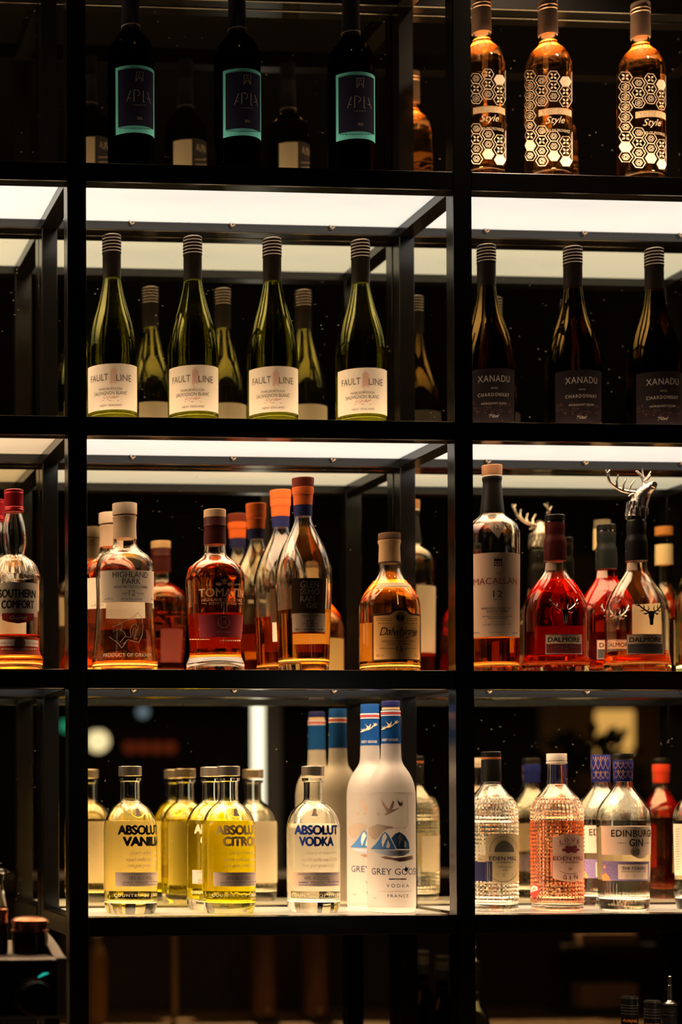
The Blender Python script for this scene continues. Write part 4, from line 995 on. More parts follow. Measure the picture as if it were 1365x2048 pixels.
# ---- frosted vodka bottles with a blue capsule
GG_G = 'frosted vodka bottles with blue capsules'
FROST = frosted('frosted_white_glass', (0.58, 0.56, 0.55))
BLUECAP = plain('royal_blue_capsule', (0.006, 0.058, 0.24), 0.42, 0, 0.12)
PURPCAP = plain('dark_blue_cap', (0.010, 0.013, 0.085), 0.4, 0, 0.12)
GOOSE = plain('taupe_bird_print', (0.50, 0.34, 0.26), 0.6)
def goose(label, cx, a, k, back):
    Y = lambda y: 1595 - (1595 - y) * k
    W = lambda h: h * k
    X = lambda x: cx + (x - 783) * k
    b = Bottle('frosted_vodka_bottle', label, cx, Y(1640), a, 4,
               [(Y(y), W(h)) for y, h in [(1470, 18.8), (1488, 19.8), (1512, 20.6), (1522, 22), (1530, 25.5), (1538, 31), (1547, 37), (1558, 42.5), (1570, 46.4), (1585, 48.4), (1605, 49), (1790, 49), (1812, 48.8), (1820, 48)]] + [(None, W(45))], GG_G, 'vodka bottle')
    b.glass(FROST, 0.0026, 0.015, seg=56, solid=True, name='frosted_body')
    rc = W(19.7) * b.mpp * math.cos(b.th)
    if not back:
        b.cap('cap', [(Y(1401), W(16)), (Y(1401), W(17.8)), (Y(1403), W(18.8)), (Y(1413), W(18.8)), (Y(1414), W(18)), (Y(1414), W(15))], PURPCAP)
        b.cap('cork_ring', [(Y(1414.5), W(16)), (Y(1414.5), W(18)), (Y(1419), W(18.2)), (Y(1419), W(16))], plain('cork_tan', (0.6, 0.42, 0.24), 0.6))
        c = b.cap('capsule', [(Y(1419.5), W(17)), (Y(1419.5), W(19)), (Y(1430), W(19.6)), (Y(1433), W(19.2)), (Y(1487), W(20)), (Y(1488), W(18.5))], BLUECAP)
    else:
        c = b.cap('capsule', [(Y(1401), W(16)), (Y(1401), W(18.4)), (Y(1403), W(19)), (Y(1430), W(19.4)), (Y(1433), W(19.2)), (Y(1487), W(20)), (Y(1488), W(18.5))], BLUECAP)
    for y0, y1, m in ((1421, 1423, WHITEP), (1424.5, 1428, INKRED), (1429.5, 1431, WHITEP)):
        b.cap('capsule_ring', [(Y(y0), W(18)), (Y(y0), W(19.75)), (Y(y1), W(19.8)), (Y(y1), W(18))], m, parent=c)
    def bird(x, y, s, flip=1):
        q = [(0, 0), (-5, -9), (-1.5, -4), (3, -1.5), (7, -8), (6, -2), (4, 2), (10, -1.5), (13, -2.5), (10, 0.5), (3, 5), (-4, 6), (-7, 5.5), (-3, 3)]
        return [(x + flip * px_ * s, y + py_ * s) for px_, py_ in q]
    b.polys([bird(X(778), Y(1450), 1.0 * k), bird(X(768), Y(1456), 0.6 * k), bird(X(792), Y(1444), 0.6 * k)], plain('cream_bird_print', (0.8, 0.66, 0.46), 0.55), c, 0.0006, 'bird_print', r=rc, rfun=lambda z: rc)
    b.text([('GREY GOOSE', X(766), X(797), Y(1477), Y(1482), 0.01)], WHITEP, c, 0.0006, 'capsule_lettering', r=rc, rfun=lambda z: rc)
    # picture on the frosted wall
    P = lambda pts: [(X(x), Y(y)) for x, y in pts]
    big = [(762, 1597), (768, 1604), (774, 1613), (779, 1618), (782, 1610), (786, 1602), (789, 1602), (788, 1612), (785, 1619), (790, 1619), (797, 1616), (798, 1617), (790, 1622), (782, 1626), (774, 1630), (768, 1630), (775, 1625), (771, 1618), (766, 1610)]
    p = b.polys([P(big), P([(793, 1597), (799, 1604), (803, 1606), (806, 1599), (806, 1607), (803, 1610), (809, 1607), (804, 1612), (799, 1612)]), P([(753, 1622), (757, 1628), (760, 1623), (760, 1629), (757, 1632)])], GOOSE, None, 0.0003, 'bird_print')
    GREYM = plain('grey_mountain_print', (0.38, 0.31, 0.26), 0.6); BLUEM = plain('blue_mountain_print', (0.06, 0.20, 0.52), 0.55); LBLUE = plain('pale_blue_print', (0.42, 0.48, 0.62), 0.6); ROCK = plain('rock_print', (0.34, 0.22, 0.16), 0.6)
    b.polys([P([(738, 1656), (746, 1652), (757, 1648), (763, 1649), (775, 1652), (783, 1653), (789, 1656), (776, 1658), (768, 1662), (758, 1674), (752, 1680), (744, 1676), (738, 1668)])], GREYM, p, 0.0003, 'mountain_print')
    b.polys([P([(742, 1698), (752, 1688), (758, 1680), (764, 1670), (771, 1663), (778, 1670), (785, 1684), (791, 1697), (791, 1699)]), P([(783, 1676), (790, 1668), (799, 1664), (804, 1667), (810, 1672), (817, 1683), (819, 1698), (793, 1698)])], BLUEM, p, 0.0004, 'blue_mountain')
    b.polys([P([(766, 1672), (771, 1666), (775, 1674), (770, 1684), (766, 1695), (764, 1684)]), P([(796, 1672), (801, 1667), (806, 1676), (801, 1686), (798, 1695)]), P([(776, 1680), (781, 1690), (778, 1697), (773, 1694)]), P([(808, 1680), (813, 1687), (812, 1696), (808, 1694)])], WHITEP, p, 0.0006, 'snow_print')
    b.polys([P([(744, 1700), (820, 1700), (818, 1706), (806, 1712), (780, 1712), (760, 1708)])], LBLUE, p, 0.0003, 'lake_print')
    b.polys([P([(762, 1714), (772, 1712), (790, 1716), (808, 1714), (824, 1711), (826, 1718), (812, 1722), (800, 1724), (786, 1720), (770, 1718)])], ROCK, p, 0.0003, 'rock_print')
    b.lines([(P([(822, 1592), (817, 1588), (814, 1594), (815, 1605), (815, 1620), (816, 1640), (815, 1652), (808, 1656), (790, 1656)]), 1.2)], plain('pale_grey_line', (0.55, 0.48, 0.4), 0.6), p, 0.0004, 'swan_outline')
    t = b.text([('GREY GOOSE', X(744), X(831.3), Y(1737), Y(1750), 0.0)], INKNAVY, None, 0.0003, 'brand_lettering')
    b.polys([P([(808, 1740), (812, 1732), (814, 1737), (818, 1733), (815, 1740), (811, 1744)])], INKNAVY, t, 0.0003, 'bird_mark')
    b.polys([P([(778, 1757), (789, 1757), (789, 1759.5), (778, 1759.5)])], INKBLUE, t, 0.0003, 'flag_blue'); b.polys([P([(789, 1757), (801, 1757), (801, 1759.5), (789, 1759.5)])], plain('beige_ink', (0.6, 0.48, 0.34), 0.6), t, 0.0003, 'flag_beige'); b.polys([P([(801, 1757), (812, 1757), (812, 1759.5), (801, 1759.5)])], INKRED, t, 0.0003, 'flag_red')
    b.text([('VODKA', X(773), X(817), Y(1768), Y(1775), 0, 0, 1.5), ('FRANCE', X(775), X(816), Y(1789), Y(1795), 0, 0, 1.3)], INKNAVY, t, 0.0003, 'small_lettering')
    b.small([(X(757), X(824), Y(1783), 1)], plain('beige_ink', (0.6, 0.48, 0.34), 0.6), t, 0.0003)
    b.text([('70cl', X(747), X(753), Y(1794), Y(1797))], INKGREY, t, 0.0003, 'volume_lettering')
    return b
goose('frosted vodka bottle with dark blue cap, in front at the end of the shelf', 783, 0.077, 1.0, False)
goose('frosted vodka bottle with blue sealed capsule standing behind the front one', 741, 0.174, 0.966, True)

# ---- gin bottles
def studs(b, y0, y1, amp=0.011):
    z0, z1 = b.zy(y1), b.zy(y0)
    return lambda z, p, i, j: 1 + (amp if (z0 < z < z1 and (i % 2 == 0) and (j % 2 == 0)) else 0)
EM_G = 'diamond studded gin bottles'
GIN = glass('clear_gin', (0.99, 0.99, 0.975), 1.36)
PINKGIN = glass('pink_gin', (0.99, 0.70, 0.55), 1.36)
def eden(label, cx, level, liq, seed):
    b = Bottle('gin_bottle', label, cx, 1690, 0.095, 4,
               [(1520, 18), (1563, 19.5), (1570, 21), (1577, 26), (1585, 33), (1593, 40), (1601, 45.5), (1609, 49.5), (1618, 52), (1630, 53), (1800, 53), (1814, 53), (1814, 53), (1816, 52.2), (1822, 52)] + [(None, 50)], EM_G, 'gin bottle')
    # even rows for the diamond pattern
    zs = b.zy(1593); zt = b.zy(1806)
    low = [p for p in b.prof if p[0] < zt]; hi = [p for p in b.prof if p[0] > zs]
    n = 54
    mid = [(zt + (zs - zt) * k / n, b.r(zt + (zs - zt) * k / n)) for k in range(n + 1)]
    b.prof = low + mid + hi
    j0 = len(low)
    mod = lambda z, p, i, j: 1 + (0.042 if (zt < z < zs and i % 2 == 0 and (j - j0) % 2 == 1) else 0)
    bm_prof = b.prof
    b.glass(GLASS, 0.003, 0.012, seg=80, mod=mod, sharp=14)
    b.liquid(level, liq)
    return b
b = eden('diamond studded gin bottle with black capsule and yellow label, beside the thick post', 984, 1645, GIN, 1)
b.cap('cap', [(1503, 19), (1503, 19.6), (1504, 20.3), (1513, 20.3), (1514, 19), (1514, 17)], BLKCAP)
b.cap('copper_ring', [(1514, 18), (1514, 20), (1518, 20), (1518, 18)], plain('copper_ring', (0.5, 0.16, 0.06), 0.4, 0.3))
b.cap('capsule', [(1519, 18), (1519, 20), (1521, 20.4), (1563, 20.6), (1564, 19)], plain('matte_black_capsule', (0.007, 0.006, 0.005), 0.36, 0, 0.3))
YELP = plain('pale_yellow_paper', (0.70, 0.58, 0.34), 0.6)
domet = lambda u: 0.007 * math.sqrt(max(0, 1 - u * u)); domeb = lambda u: -0.005 * math.sqrt(max(0, 1 - u * u))
l = b.label(972, 1036, 1676, 1760, YELP, 0.0012, name='front_label', top=domet, bot=domeb)
b.label(957, 973, 1710, 1724, YELP, 0.0012, name='label_tab', parent=l)
b.lines([([(980, 1703)] + ellipse2d(1007, 1699, 26, 26, 16, PI, 2 * PI), 0.9), ([(980, 1731)] + ellipse2d(1006, 1742, 26, 22, 16, PI, 0), 0.9)], INKGREY, l, 0.0015, 'frame_line')
b.polys([ellipse2d(1008, 1704, 19, 21, 18, PI, 2 * PI)], plain('engraving_grey', (0.12, 0.11, 0.09), 0.6), l, 0.0015, 'landscape_engraving')
b.text([('EDEN.MILL', 979, 1031, 1713, 1721, 0.015, 0, 1.05)], INKNAVY, l, 0.0015)
b.text([('ST ANDREWS', 992, 1025, 1723, 1727, 0.01), ('ORIGINAL', 995, 1024, 1732, 1736), ('GIN', 1005, 1015, 1738, 1742), ('70cl', 959, 965, 1716, 1720)], INKGREY, l, 0.0015, 'small_lettering')
b.lines([([(993, y), (1008, y), (1024, y)], 0.6) for y in (1747, 1750, 1753)], INKGREY, l, 0.0015, 'rule')
b.label(940, 985, 1722, 1762, plain('navy_back_paper', (0.03, 0.03, 0.12), 0.6), 0.0012, 'side_label')
b.label(950, 1010, 1680, 1760, CREAM, 0.0012, 'back_label', back=True)
b = eden('pink gin bottle with diamond studs and white cap on the bottom right shelf', 1115, 1640, PINKGIN, 2)
b.cap('cap', [(1507, 18.5), (1507, 20), (1508, 20.6), (1521, 20.6), (1522, 19.5), (1522, 17)], plain('white_cap', (0.62, 0.55, 0.5), 0.45))
b.cap('neck_ring', [(1522.5, 18), (1523, 21), (1525, 21.5), (1527, 21), (1528, 18)], plain('clear_ring', (0.7, 0.62, 0.54), 0.2))
PKP = plain('pale_pink_paper', (0.80, 0.50, 0.40), 0.6)
l = b.label(1106, 1166, 1676, 1756, PKP, 0.0012, name='front_label', top=lambda u: 0.006 * (1 - u * u), bot=lambda u: -0.006 * (1 - u * u))
b.text([('L', 1120, 1126, 1680, 1688, 0.01), ('O', 1129, 1137, 1676, 1684, 0.01), ('V', 1142, 1150, 1676, 1684, 0.01), ('E', 1153, 1158, 1679, 1687, 0.01), ('EDEN.MILL', 1107, 1164, 1713, 1721, 0.012, 0, 1.05), ('ST ANDREWS', 1122, 1156, 1723, 1727, 0.01), ('G', 1126, 1133, 1750, 1759, 0.01), ('I', 1139, 1141, 1752, 1760, 0.01), ('N', 1147, 1154, 1750, 1758, 0.01)], INKMAR, l, 0.0015)
b.polys([ellipse2d(1141, 1699, 7, 6, 10), ellipse2d(1130, 1700, 6, 3, 10), ellipse2d(1152, 1700, 6, 3, 10), ellipse2d(1134, 1695, 4, 3, 8), ellipse2d(1149, 1694, 4, 3, 8), ellipse2d(1136, 1704, 5, 2.5, 8), ellipse2d(1148, 1704, 5, 2.5, 8)], INKMAR, l, 0.0015, 'rose_engraving')
b.lines([([(1118, 1693), (1128, 1688), (1140, 1686), (1152, 1688), (1160, 1693)], 0.8), ([(1120, 1742), (1130, 1747), (1140, 1748), (1150, 1747), (1160, 1743)], 0.7), (ellipse2d(1140, 1738, 3, 2, 10) + [(1143, 1738)], 0.8)], INKMAR, l, 0.0015, 'frame_line')
st = b.polys([ellipse2d(1071, 1781, 10, 14, 20)], plain('red_sticker', (0.62, 0.06, 0.05), 0.5), None, 0.0014, 'round_sticker')
b.polys([[(1064, 1785), (1064, 1775), (1070, 1770), (1077, 1773), (1078, 1780)]], WHITEP, st, 0.0018, 'sticker_field')
b.lines([([(1067, 1783), (1071, 1774), (1074, 1780)], 1), ([(1068, 1780), (1074, 1777)], 0.8)], INKRED, st, 0.0022, 'sticker_letter')
b.label(1075, 1112, 1700, 1765, plain('pink_back_paper', (0.85, 0.42, 0.34), 0.6), 0.0012, 'back_label', back=True)

ED_G = 'ribbed base gin bottles with capsules'
BLUEPAT = plain('navy_capsule_blue', (0.010, 0.016, 0.13), 0.42, 0, 0.12)
PINKP = plain('pink_beige_paper', (0.86, 0.69, 0.58), 0.55)
def edin(label, cx, a, k, capm, ink, liq, level, closed, black, full=True):
    Y = lambda y: 1595 - (1595 - y) * k
    W = lambda h: h * k
    X = lambda x: cx + (x - 1247) * k
    b = Bottle('gin_bottle', label, cx, Y(1690), a, 4,
               [(Y(y), W(h)) for y, h in [(1555, 19), (1566, 20), (1574, 21.5), (1582, 26), (1590, 32.5), (1600, 41), (1610, 48), (1620, 53), (1632, 55.4), (1648, 55.8), (1700, 54.8), (1760, 53), (1800, 51.4), (1815, 51), (1820, 50)]] + [(None, W(48))], ED_G, 'gin bottle')
    zr0, zr1 = b.zy(Y(1806)), b.zy(Y(1770))
    b.glass(GLASS, 0.003, 0.018, seg=144, mod=lambda z, p, i, j: 1 + (0.010 * (1 if i % 3 == 0 else 0) if zr0 < z < zr1 else 0))
    b.liquid(Y(level), liq, seg=56)
    if black: b.cap('stopper', [(Y(1507), W(19)), (Y(1507), W(20.4)), (Y(1508), W(21)), (Y(1518), W(21)), (Y(1519), W(20)), (Y(1519), W(18))], BLKCAP)
    t0 = 1520.5 if black else 1507
    c = b.cap('capsule', [(Y(t0), W(18)), (Y(t0), W(20)), (Y(t0 + 1.5), W(20.8)), (Y(1539), W(20.6)), (Y(1539.5), W(19.9)), (Y(1562), W(19.4)), (Y(1563), W(18))], capm)
    rc = lambda z: (W(20.7) if z > b.zy(Y(1539), 0.02) else W(19.7)) * b.mpp * math.cos(b.th)
    stx = []
    for y0, y1 in ((t0 + 4, 1537), (1541, 1556)):
        h = (y1 - y0)
        for c_ in range(-3, 4):
            x = 1247 + c_ * 9.5
            for dx in (-4.7, 4.7):
                stx.append(([(X(min(max(x + dx, 1228), 1266)), Y(y0)), (X(min(max(x, 1228), 1266)), Y((y0 + y1) / 2)), (X(min(max(x + dx, 1228), 1266)), Y(y1))], 0.8 * k))
            if 1229 < x < 1265: stx.append(([(X(x), Y(y0 - 1)), (X(x), Y(y0 + h * 0.3))], 1.6 * k))
    stx.append(([(X(1228), Y(1557.5)), (X(1247), Y(1557)), (X(1266), Y(1557.5))], 1.2 * k))
    b.lines(stx, ink, c, 0.0004, 'capsule_pattern', r=W(20.2) * b.mpp * math.cos(b.th), rfun=rc)
    if full:
        l = b.label(X(1203), X(1301), Y(1653), Y(1710), PINKP, name='front_label', bot=lambda u: -0.0055 * math.sqrt(max(0, 1 - ((u - 0.38) / 0.24) ** 2)) if abs(u - 0.38) < 0.24 else 0)
        b.text([('EDINBURGH', X(1223), X(1302), Y(1660), Y(1674), 0.012, 0, 1.05), ('GIN', X(1258), X(1285), Y(1678), Y(1693), 0.02)], INKBLK, l)
        b.small([(X(1235), X(1252), Y(1686), 1.2), (X(1288), X(1298), Y(1686), 1.2)], INKGREY, l)
        m = b.polys([ellipse2d(X(1270), Y(1704), W(9.5), W(9.5), 22)], plain('taupe_seal', (0.42, 0.31, 0.26), 0.5), l, 0.0008, 'round_seal')
        b.text([('EG', X(1265), X(1276), Y(1700), Y(1709), 0.01)], INKBLK, m, 0.0011)
        l2 = b.label(X(1204), X(1297), Y(1723), Y(1762), plain('purple_engraving', (0.24, 0.19, 0.42), 0.55, noise=(700, 0.9)), name='lower_label')
        b.polys([[(X(1206), Y(1736)), (X(1209), Y(1729)), (X(1212), Y(1733)), (X(1210), Y(1737))], [(X(1205), Y(1750)), (X(1212), Y(1745)), (X(1219), Y(1754)), (X(1222), Y(1761)), (X(1205), Y(1761))]], plain('orange_print', (0.75, 0.38, 0.14), 0.55), l2, 0.0006, 'orange_print')
        l3 = b.label(X(1236), X(1294), Y(1729), Y(1759), PINKP, 0.0006, 'name_panel', parent=l2)
        b.text([('THE CLASSIC', X(1243), X(1290), Y(1734), Y(1740), 0.02), ('EDINBURGH DRY GIN', X(1243), X(1289), Y(1742), Y(1745))], plain('dark_purple_ink', (0.08, 0.05, 0.14), 0.5), l3, 0.0009)
        b.lines([([(X(1252), Y(y)), (X(1268), Y(y)), (X(1284), Y(y))], 0.6) for y in (1750, 1754)], INKGREY, l3, 0.0009, 'rule')
        b.text([('SMALL BATCH', X(1222), X(1285), Y(1609), Y(1614)), ('EDINBURGH', X(1226), X(1284), Y(1617), Y(1625))], GLASS, None, 0.0004, 'raised_lettering')
    b.label(X(1205), X(1275), Y(1655), Y(1762), plain('cream_back_paper', (0.82, 0.68, 0.42), 0.6), 0.0003, 'back_label', back=True)
    return b, X, Y
COPPERP = plain('copper_foil_print', (0.62, 0.34, 0.14), 0.35, 0.5)
REDPAT = plain('scarlet_capsule', (0.62, 0.05, 0.02), 0.45)
REDGIN = glass('raspberry_gin', (0.88, 0.22, 0.10), 1.36)
edin('gin bottle with black cap over blue patterned capsule, in front on the bottom right shelf', 1248, 0.090, 1.0, BLUEPAT, COPPERP, GIN, 1640, False, True)
edin('gin bottle with fully blue patterned capsule, half hidden behind the black capped one', 1203, 0.175, 0.968, BLUEPAT, COPPERP, GIN, 1640, True, False)
b, X, Y = edin('clear gin bottle with red capsule cut by the right edge of the photo', 1402, 0.090, 1.0, REDPAT, INKGOLD, GIN, 1640, False, True, False)
l = b.label(1349, 1430, 1648, 1752, PINKP, name='front_label')
b.lines([([(1352, y), (1355, y), (1360, y)], 0.8) for y in range(1658, 1740, 5)], INKGREY, l, 0.0006, 'small_lettering')
b, X, Y = edin('red gin bottle with scarlet capsule, seen only reflected at the right of the bottom shelf', 1536, 0.090, 1.0, REDPAT, INKGOLD, REDGIN, 1640, False, True, False)
b.label(1490, 1580, 1655, 1752, PINKP, name='front_label')

# ================================================================== below the racks: worktop, coffee machine, bottles
wt = box('back_bar_worktop', -0.6, 2.4, -0.42, 0.2, 0.66, 0.70, plain('dark_stone_worktop', (0.03, 0.026, 0.022), 0.35), None, 0.003)
tag(wt, 'dark stone worktop of the back bar under the bottle rack', 'worktop')
cb = box('back_bar_cabinet', -0.58, 2.38, -0.38, 0.18, 0.0, 0.66, plain('black_cabinet_front', (0.015, 0.013, 0.012), 0.5), None, 0.003)
tag(cb, 'black base cabinet carrying the back bar worktop', 'cabinet')

# ---- espresso machine, lower left
MY = -0.34
pA, pB = at(137, 1916, MY), at(143, 2037, MY)
mx1 = pA.x; mz1 = pA.z; mz0 = pB.z
em = empty('espresso_machine', (mx1 - 0.17, MY + 0.16, 0.70), 'grey espresso machine with black glass front and round knob at the lower left corner', 'coffee machine')
EMG = plain('warm_grey_enamel', (0.30, 0.26, 0.22), 0.4, 0.3); EMB = plain('black_glass_panel', (0.008, 0.009, 0.010), 0.12, 0, 0.5)
ox, oy, oz = em.location
def ebox(nm, x0, x1, y0, y1, z0, z1, m, bev=0.004, parent=None): return box(nm, x0 - ox, x1 - ox, y0 - oy, y1 - oy, z0 - oz, z1 - oz, m, parent or em, bev)
ebox('body', mx1 - 0.34, mx1, MY, MY + 0.30, mz0, mz1, EMG, 0.006)
pp = at(112, 1924, MY); pq = at(116, 2030, MY)
ebox('front_panel', mx1 - 0.335, pp.x, MY - 0.004, MY + 0.002, pq.z, pp.z, EMB, 0.001)
ebox('chrome_trim', mx1 - 0.34, at(112, 1920, MY).x, MY - 0.005, MY + 0.002, at(100, 1923, MY).z, at(100, 1918, MY).z, CHROME, 0.001)
ebox('rear_column', mx1 - 0.33, mx1 - 0.01, MY + 0.16, MY + 0.29, 0.78, mz0, EMG, 0.004)
ebox('drip_tray', mx1 - 0.34, mx1, MY - 0.03, MY + 0.30, 0.70, 0.78, EMG, 0.006)
# curved side wing rising towards the back
bm = bmesh.new()
wp = [(0, 0), (0.015, 0.001), (0.03, 0.004), (0.06, 0.011), (0.10, 0.018), (0.15, 0.024), (0.24, 0.028), (0.295, 0.028), (0.295, -0.005), (0, -0.005)]
for xx in (0.0, -0.014):
    bm.faces.new([bm.verts.new((mx1 + xx - 0.002 - ox, MY + y - oy, mz1 + z - oz)) for y, z in wp])
fs = list(bm.faces); n = len(wp); v0 = list(fs[0].verts); v1 = list(fs[1].verts)
for k in range(n): bm.faces.new((v0[k], v0[(k + 1) % n], v1[(k + 1) % n], v1[k]))
obj('side_wing', finish(bm, 'side_wing', sharp=math.radians(30)), EMG, em)
kp = at(71, 1995, MY - 0.03)
def disc_y(nm, c, r0, r1, y0, y1, m, parent, seg=40):
    bm = bmesh.new(); tube_bm(bm, [(c.x - ox, y0 - oy, c.z - oz), (c.x - ox, y1 - oy, c.z - oz)], [r0, r1], seg)
    return obj(nm, finish(bm, nm, sharp=math.radians(30)), m, parent)
disc_y('knob_bezel', kp, 0.024, 0.023, MY - 0.016, MY - 0.003, plain('copper_bezel', (0.5, 0.3, 0.18), 0.3, 0.9), em)
kb = disc_y('steam_knob', kp, 0.020, 0.021, MY - 0.045, MY - 0.016, plain('black_knob', (0.006, 0.006, 0.006), 0.3, 0, 0.4), em)
gp = at(86, 1949, MY)
bm = bmesh.new(); tube_bm(bm, [(gp.x - 0.007 - ox, MY - 0.005 - oy, gp.z - 0.003 - oz), (gp.x - ox, MY - 0.0055 - oy, gp.z + 0.001 - oz), (gp.x + 0.006 - ox, MY - 0.005 - oy, gp.z + 0.0022 - oz)], [0.0008, 0.0016, 0.0008], 8)
obj('green_light', finish(bm, 'green_light'), emit('green_indicator', (0.02, 0.55, 0.42), 0.9), em, 'green indicator light')
for fx in (0.20, 0.09):
    bm = bmesh.new(); tube_bm(bm, [(mx1 - fx - ox, MY + 0.05 - oy, mz0 + 0.001 - oz), (mx1 - fx - ox, MY + 0.05 - oy, mz0 - 0.045 - oz)], [0.012, 0.010], 20)
    obj('spout', finish(bm, 'spout', sharp=math.radians(30)), CHROME, em)
# ---- things on the machine
COPPERJ = plain('brushed_copper', (0.42, 0.17, 0.08), 0.3, 1.0)
def on_machine(name, label, cat, cx, Y, parts, group=None):
    p = at(cx, 1900, Y); r = empty(name, (p.x, Y, mz1 + 0.0006), label, cat, group)
    for nm, pts, m in parts:
        q = [(max(at(cx, y, Y).z - mz1, 0.0005), h * (DIST + Y) / F) for y, h in pts][::-1]
        bm = bmesh.new(); lathe_bm(bm, q, 40); obj(nm, finish(bm, nm, sharp=math.radians(30)), m, r)
    return r
on_machine('canister', 'dark round canister with copper rim and lid on the espresso machine', 'canister', 60, MY + 0.075,
           [('tin', [(1861, 34), (1864, 35), (1870, 36.5), (1912, 36.5), (1930, 35.5)], plain('dark_brown_tin', (0.03, 0.017, 0.012), 0.25, 0.3, 0.4)), ('copper_band', [(1859, 36), (1860, 38.4), (1863, 38.4), (1864, 36)], COPPERJ), ('lid', [(1834, 20), (1836, 30), (1841, 37.5), (1844, 38.5), (1847, 38), (1848, 36), (1858, 35.5), (1858.5, 30)], COPPERJ)])
on_machine('shaker', 'dark shaker with copper collar at the left edge on the espresso machine', 'shaker', -4, MY + 0.07,
           [('body', [(1849, 19), (1852, 20), (1912, 20), (1930, 19)], plain('dark_brown_tin', (0.03, 0.017, 0.012), 0.25, 0.3, 0.4)), ('copper_collar', [(1817, 18), (1819, 20.5), (1828, 20.5), (1831, 19), (1842, 19), (1845, 20.5), (1848, 20), (1848.5, 18)], COPPERJ),
            ('glass_neck', [(1738, 14), (1740, 20.5), (1745, 20.5), (1747, 13), (1765, 10), (1785, 12), (1800, 16), (1816, 18)], GLASS)])
# ---- bottles standing on the worktop at the lower right corner
def low_bottle(name, label, cx, Y, ytop, hw, cap_parts, bodym, group='bottles on the worktop'):
    p = at(cx, ytop, Y); r = empty(name, (p.x, Y, 0.70), label, 'bottle', group); m_ = (DIST + Y) / F * math.cos(math.atan2(p.x, DIST))
    H = p.z - 0.70
    zc = at(cx, ytop + 58, Y).z - 0.70
    pr = [(0.0005, 0.028), (0.004, 0.0295), (0.004, 0.0295), (zc * 0.55, 0.0295), (zc * 0.75, 0.025), (zc * 0.9, hw * m_ * 0.95), (zc, hw * m_ * 0.9)]
    bm = bmesh.new(); lathe_bm(bm, smooth_pts(pr), 40); obj('glass_body', finish(bm, 'glass_body'), bodym, r)
    for nm, pts, m in cap_parts:
        q = [(at(cx, y, Y).z - 0.70, h * m_) for y, h in pts][::-1]
        bm = bmesh.new(); lathe_bm(bm, q, 40); obj(nm, finish(bm, nm, sharp=math.radians(30)), m, r)
    return r
BLKSC = plain('black_screw_cap', (0.012, 0.011, 0.011), 0.3, 0.3, 0.5); CAPLINE = plain('silver_cap_line', (0.5, 0.45, 0.4), 0.3, 0.8)
DGL = glass('dark_brown_glass', (0.28, 0.18, 0.08), 1.5)
for lab, cx, Y, y0, ORG in (('black capped bottle on the worktop at the lower right, taller one', 1260, -0.09, 1993, 1), ('black capped bottle on the worktop at the lower right, shorter one', 1306, -0.165, 2001, 0)):
    r = low_bottle('spirit_bottle', lab, cx, Y, y0, 18, [('screw_cap', [(y0, 15), (y0, 17.6), (y0 + 2, 18.5), (y0 + 62, 18.8), (y0 + 62, 16)], BLKSC)] + [('cap_ring', [(y0 + d, 18.3), (y0 + d, 18.9), (y0 + d + 1.2, 18.9), (y0 + d + 1.2, 18.3)], CAPLINE) for d in (2, 16, 21, 27, 33)], DGL)
    rn = random.Random(3 + ORG); vs, fs = stroke2d([(k / 40, 0.5 + 0.32 * math.sin(k * 1.25) * rn.uniform(0.5, 1.2)) for k in range(41)], 0.05)   # illegible orange script
    rr = 19.2 * (DIST + Y) / F; m_ = (DIST + Y) / F
    z0 = at(cx, y0 + 53, Y).z - 0.70
    bm = bmesh.new(); bv = [bm.verts.new(((rr * math.sin((u - 0.5) * 1.6 - 0.45)), -rr * math.cos((u - 0.5) * 1.6 - 0.45), z0 + v * 12 * m_)) for u, v in vs]
    for f in fs: bm.faces.new([bv[i] for i in f])
    obj('script_scrawl', finish(bm, 'script_scrawl', False), plain('orange_ink', (0.7, 0.22, 0.04), 0.5), r.children[1])
low_bottle('pourer_bottle', 'bottle with tall metal pouring spout in the lower right corner', 1341, -0.09, 2005, 16,
           [('collar', [(2005, 8), (2006, 14), (2009, 16.5), (2010, 16.5), (2012, 15), (2022, 15.5), (2063, 16), (2063, 14)], plain('black_rubber', (0.015, 0.014, 0.012), 0.5)), ('collar_ring', [(2022, 15), (2022, 16.6), (2024, 16.6), (2024, 15)], STEEL), ('collar_ring', [(2029, 15), (2029, 16.6), (2031, 16.6), (2031, 15)], STEEL), ('spout', [(1952, 2.5), (1953, 4.2), (1970, 4.4), (1971, 5.2), (2000, 6), (2003, 9), (2006, 14), (2008, 15)], STEEL)], glass('pale_green_glass', (0.86, 0.9, 0.74), 1.5))

# ================================================================== the bar room behind the camera (seen in the mirror)
# bar counter opposite, with its working side lit
bz = 0.70
bc = empty('bar_counter', (1.6, MIRY - 2.2, 0), 'dark bar counter with tan inner worktop reflected under the bottom shelf', 'bar counter')
def cbox(nm, x0, x1, y0, y1, z0, z1, m, bev=0.003): return box(nm, x0 - 1.6, x1 - 1.6, y0 - (MIRY - 2.2), y1 - (MIRY - 2.2), z0, z1, m, bc, bev)
cbox('inner_worktop', 0.05, 4.2, MIRY - 2.15, MIRY - 1.75, bz - 0.04, bz, wood('tan_worktop_wood', (0.22, 0.13, 0.06), (0.30, 0.19, 0.10), 20))
cbox('front_panel', 0.05, 4.2, MIRY - 2.22, MIRY - 2.16, 0.0, 1.04, plain('dark_bar_panel', (0.06, 0.048, 0.038), 0.6))
cbox('bar_top', 0.03, 4.22, MIRY - 2.45, MIRY - 2.10, 1.04, 1.08, wood('dark_bar_wood', (0.04, 0.022, 0.012), (0.07, 0.04, 0.02), 20))
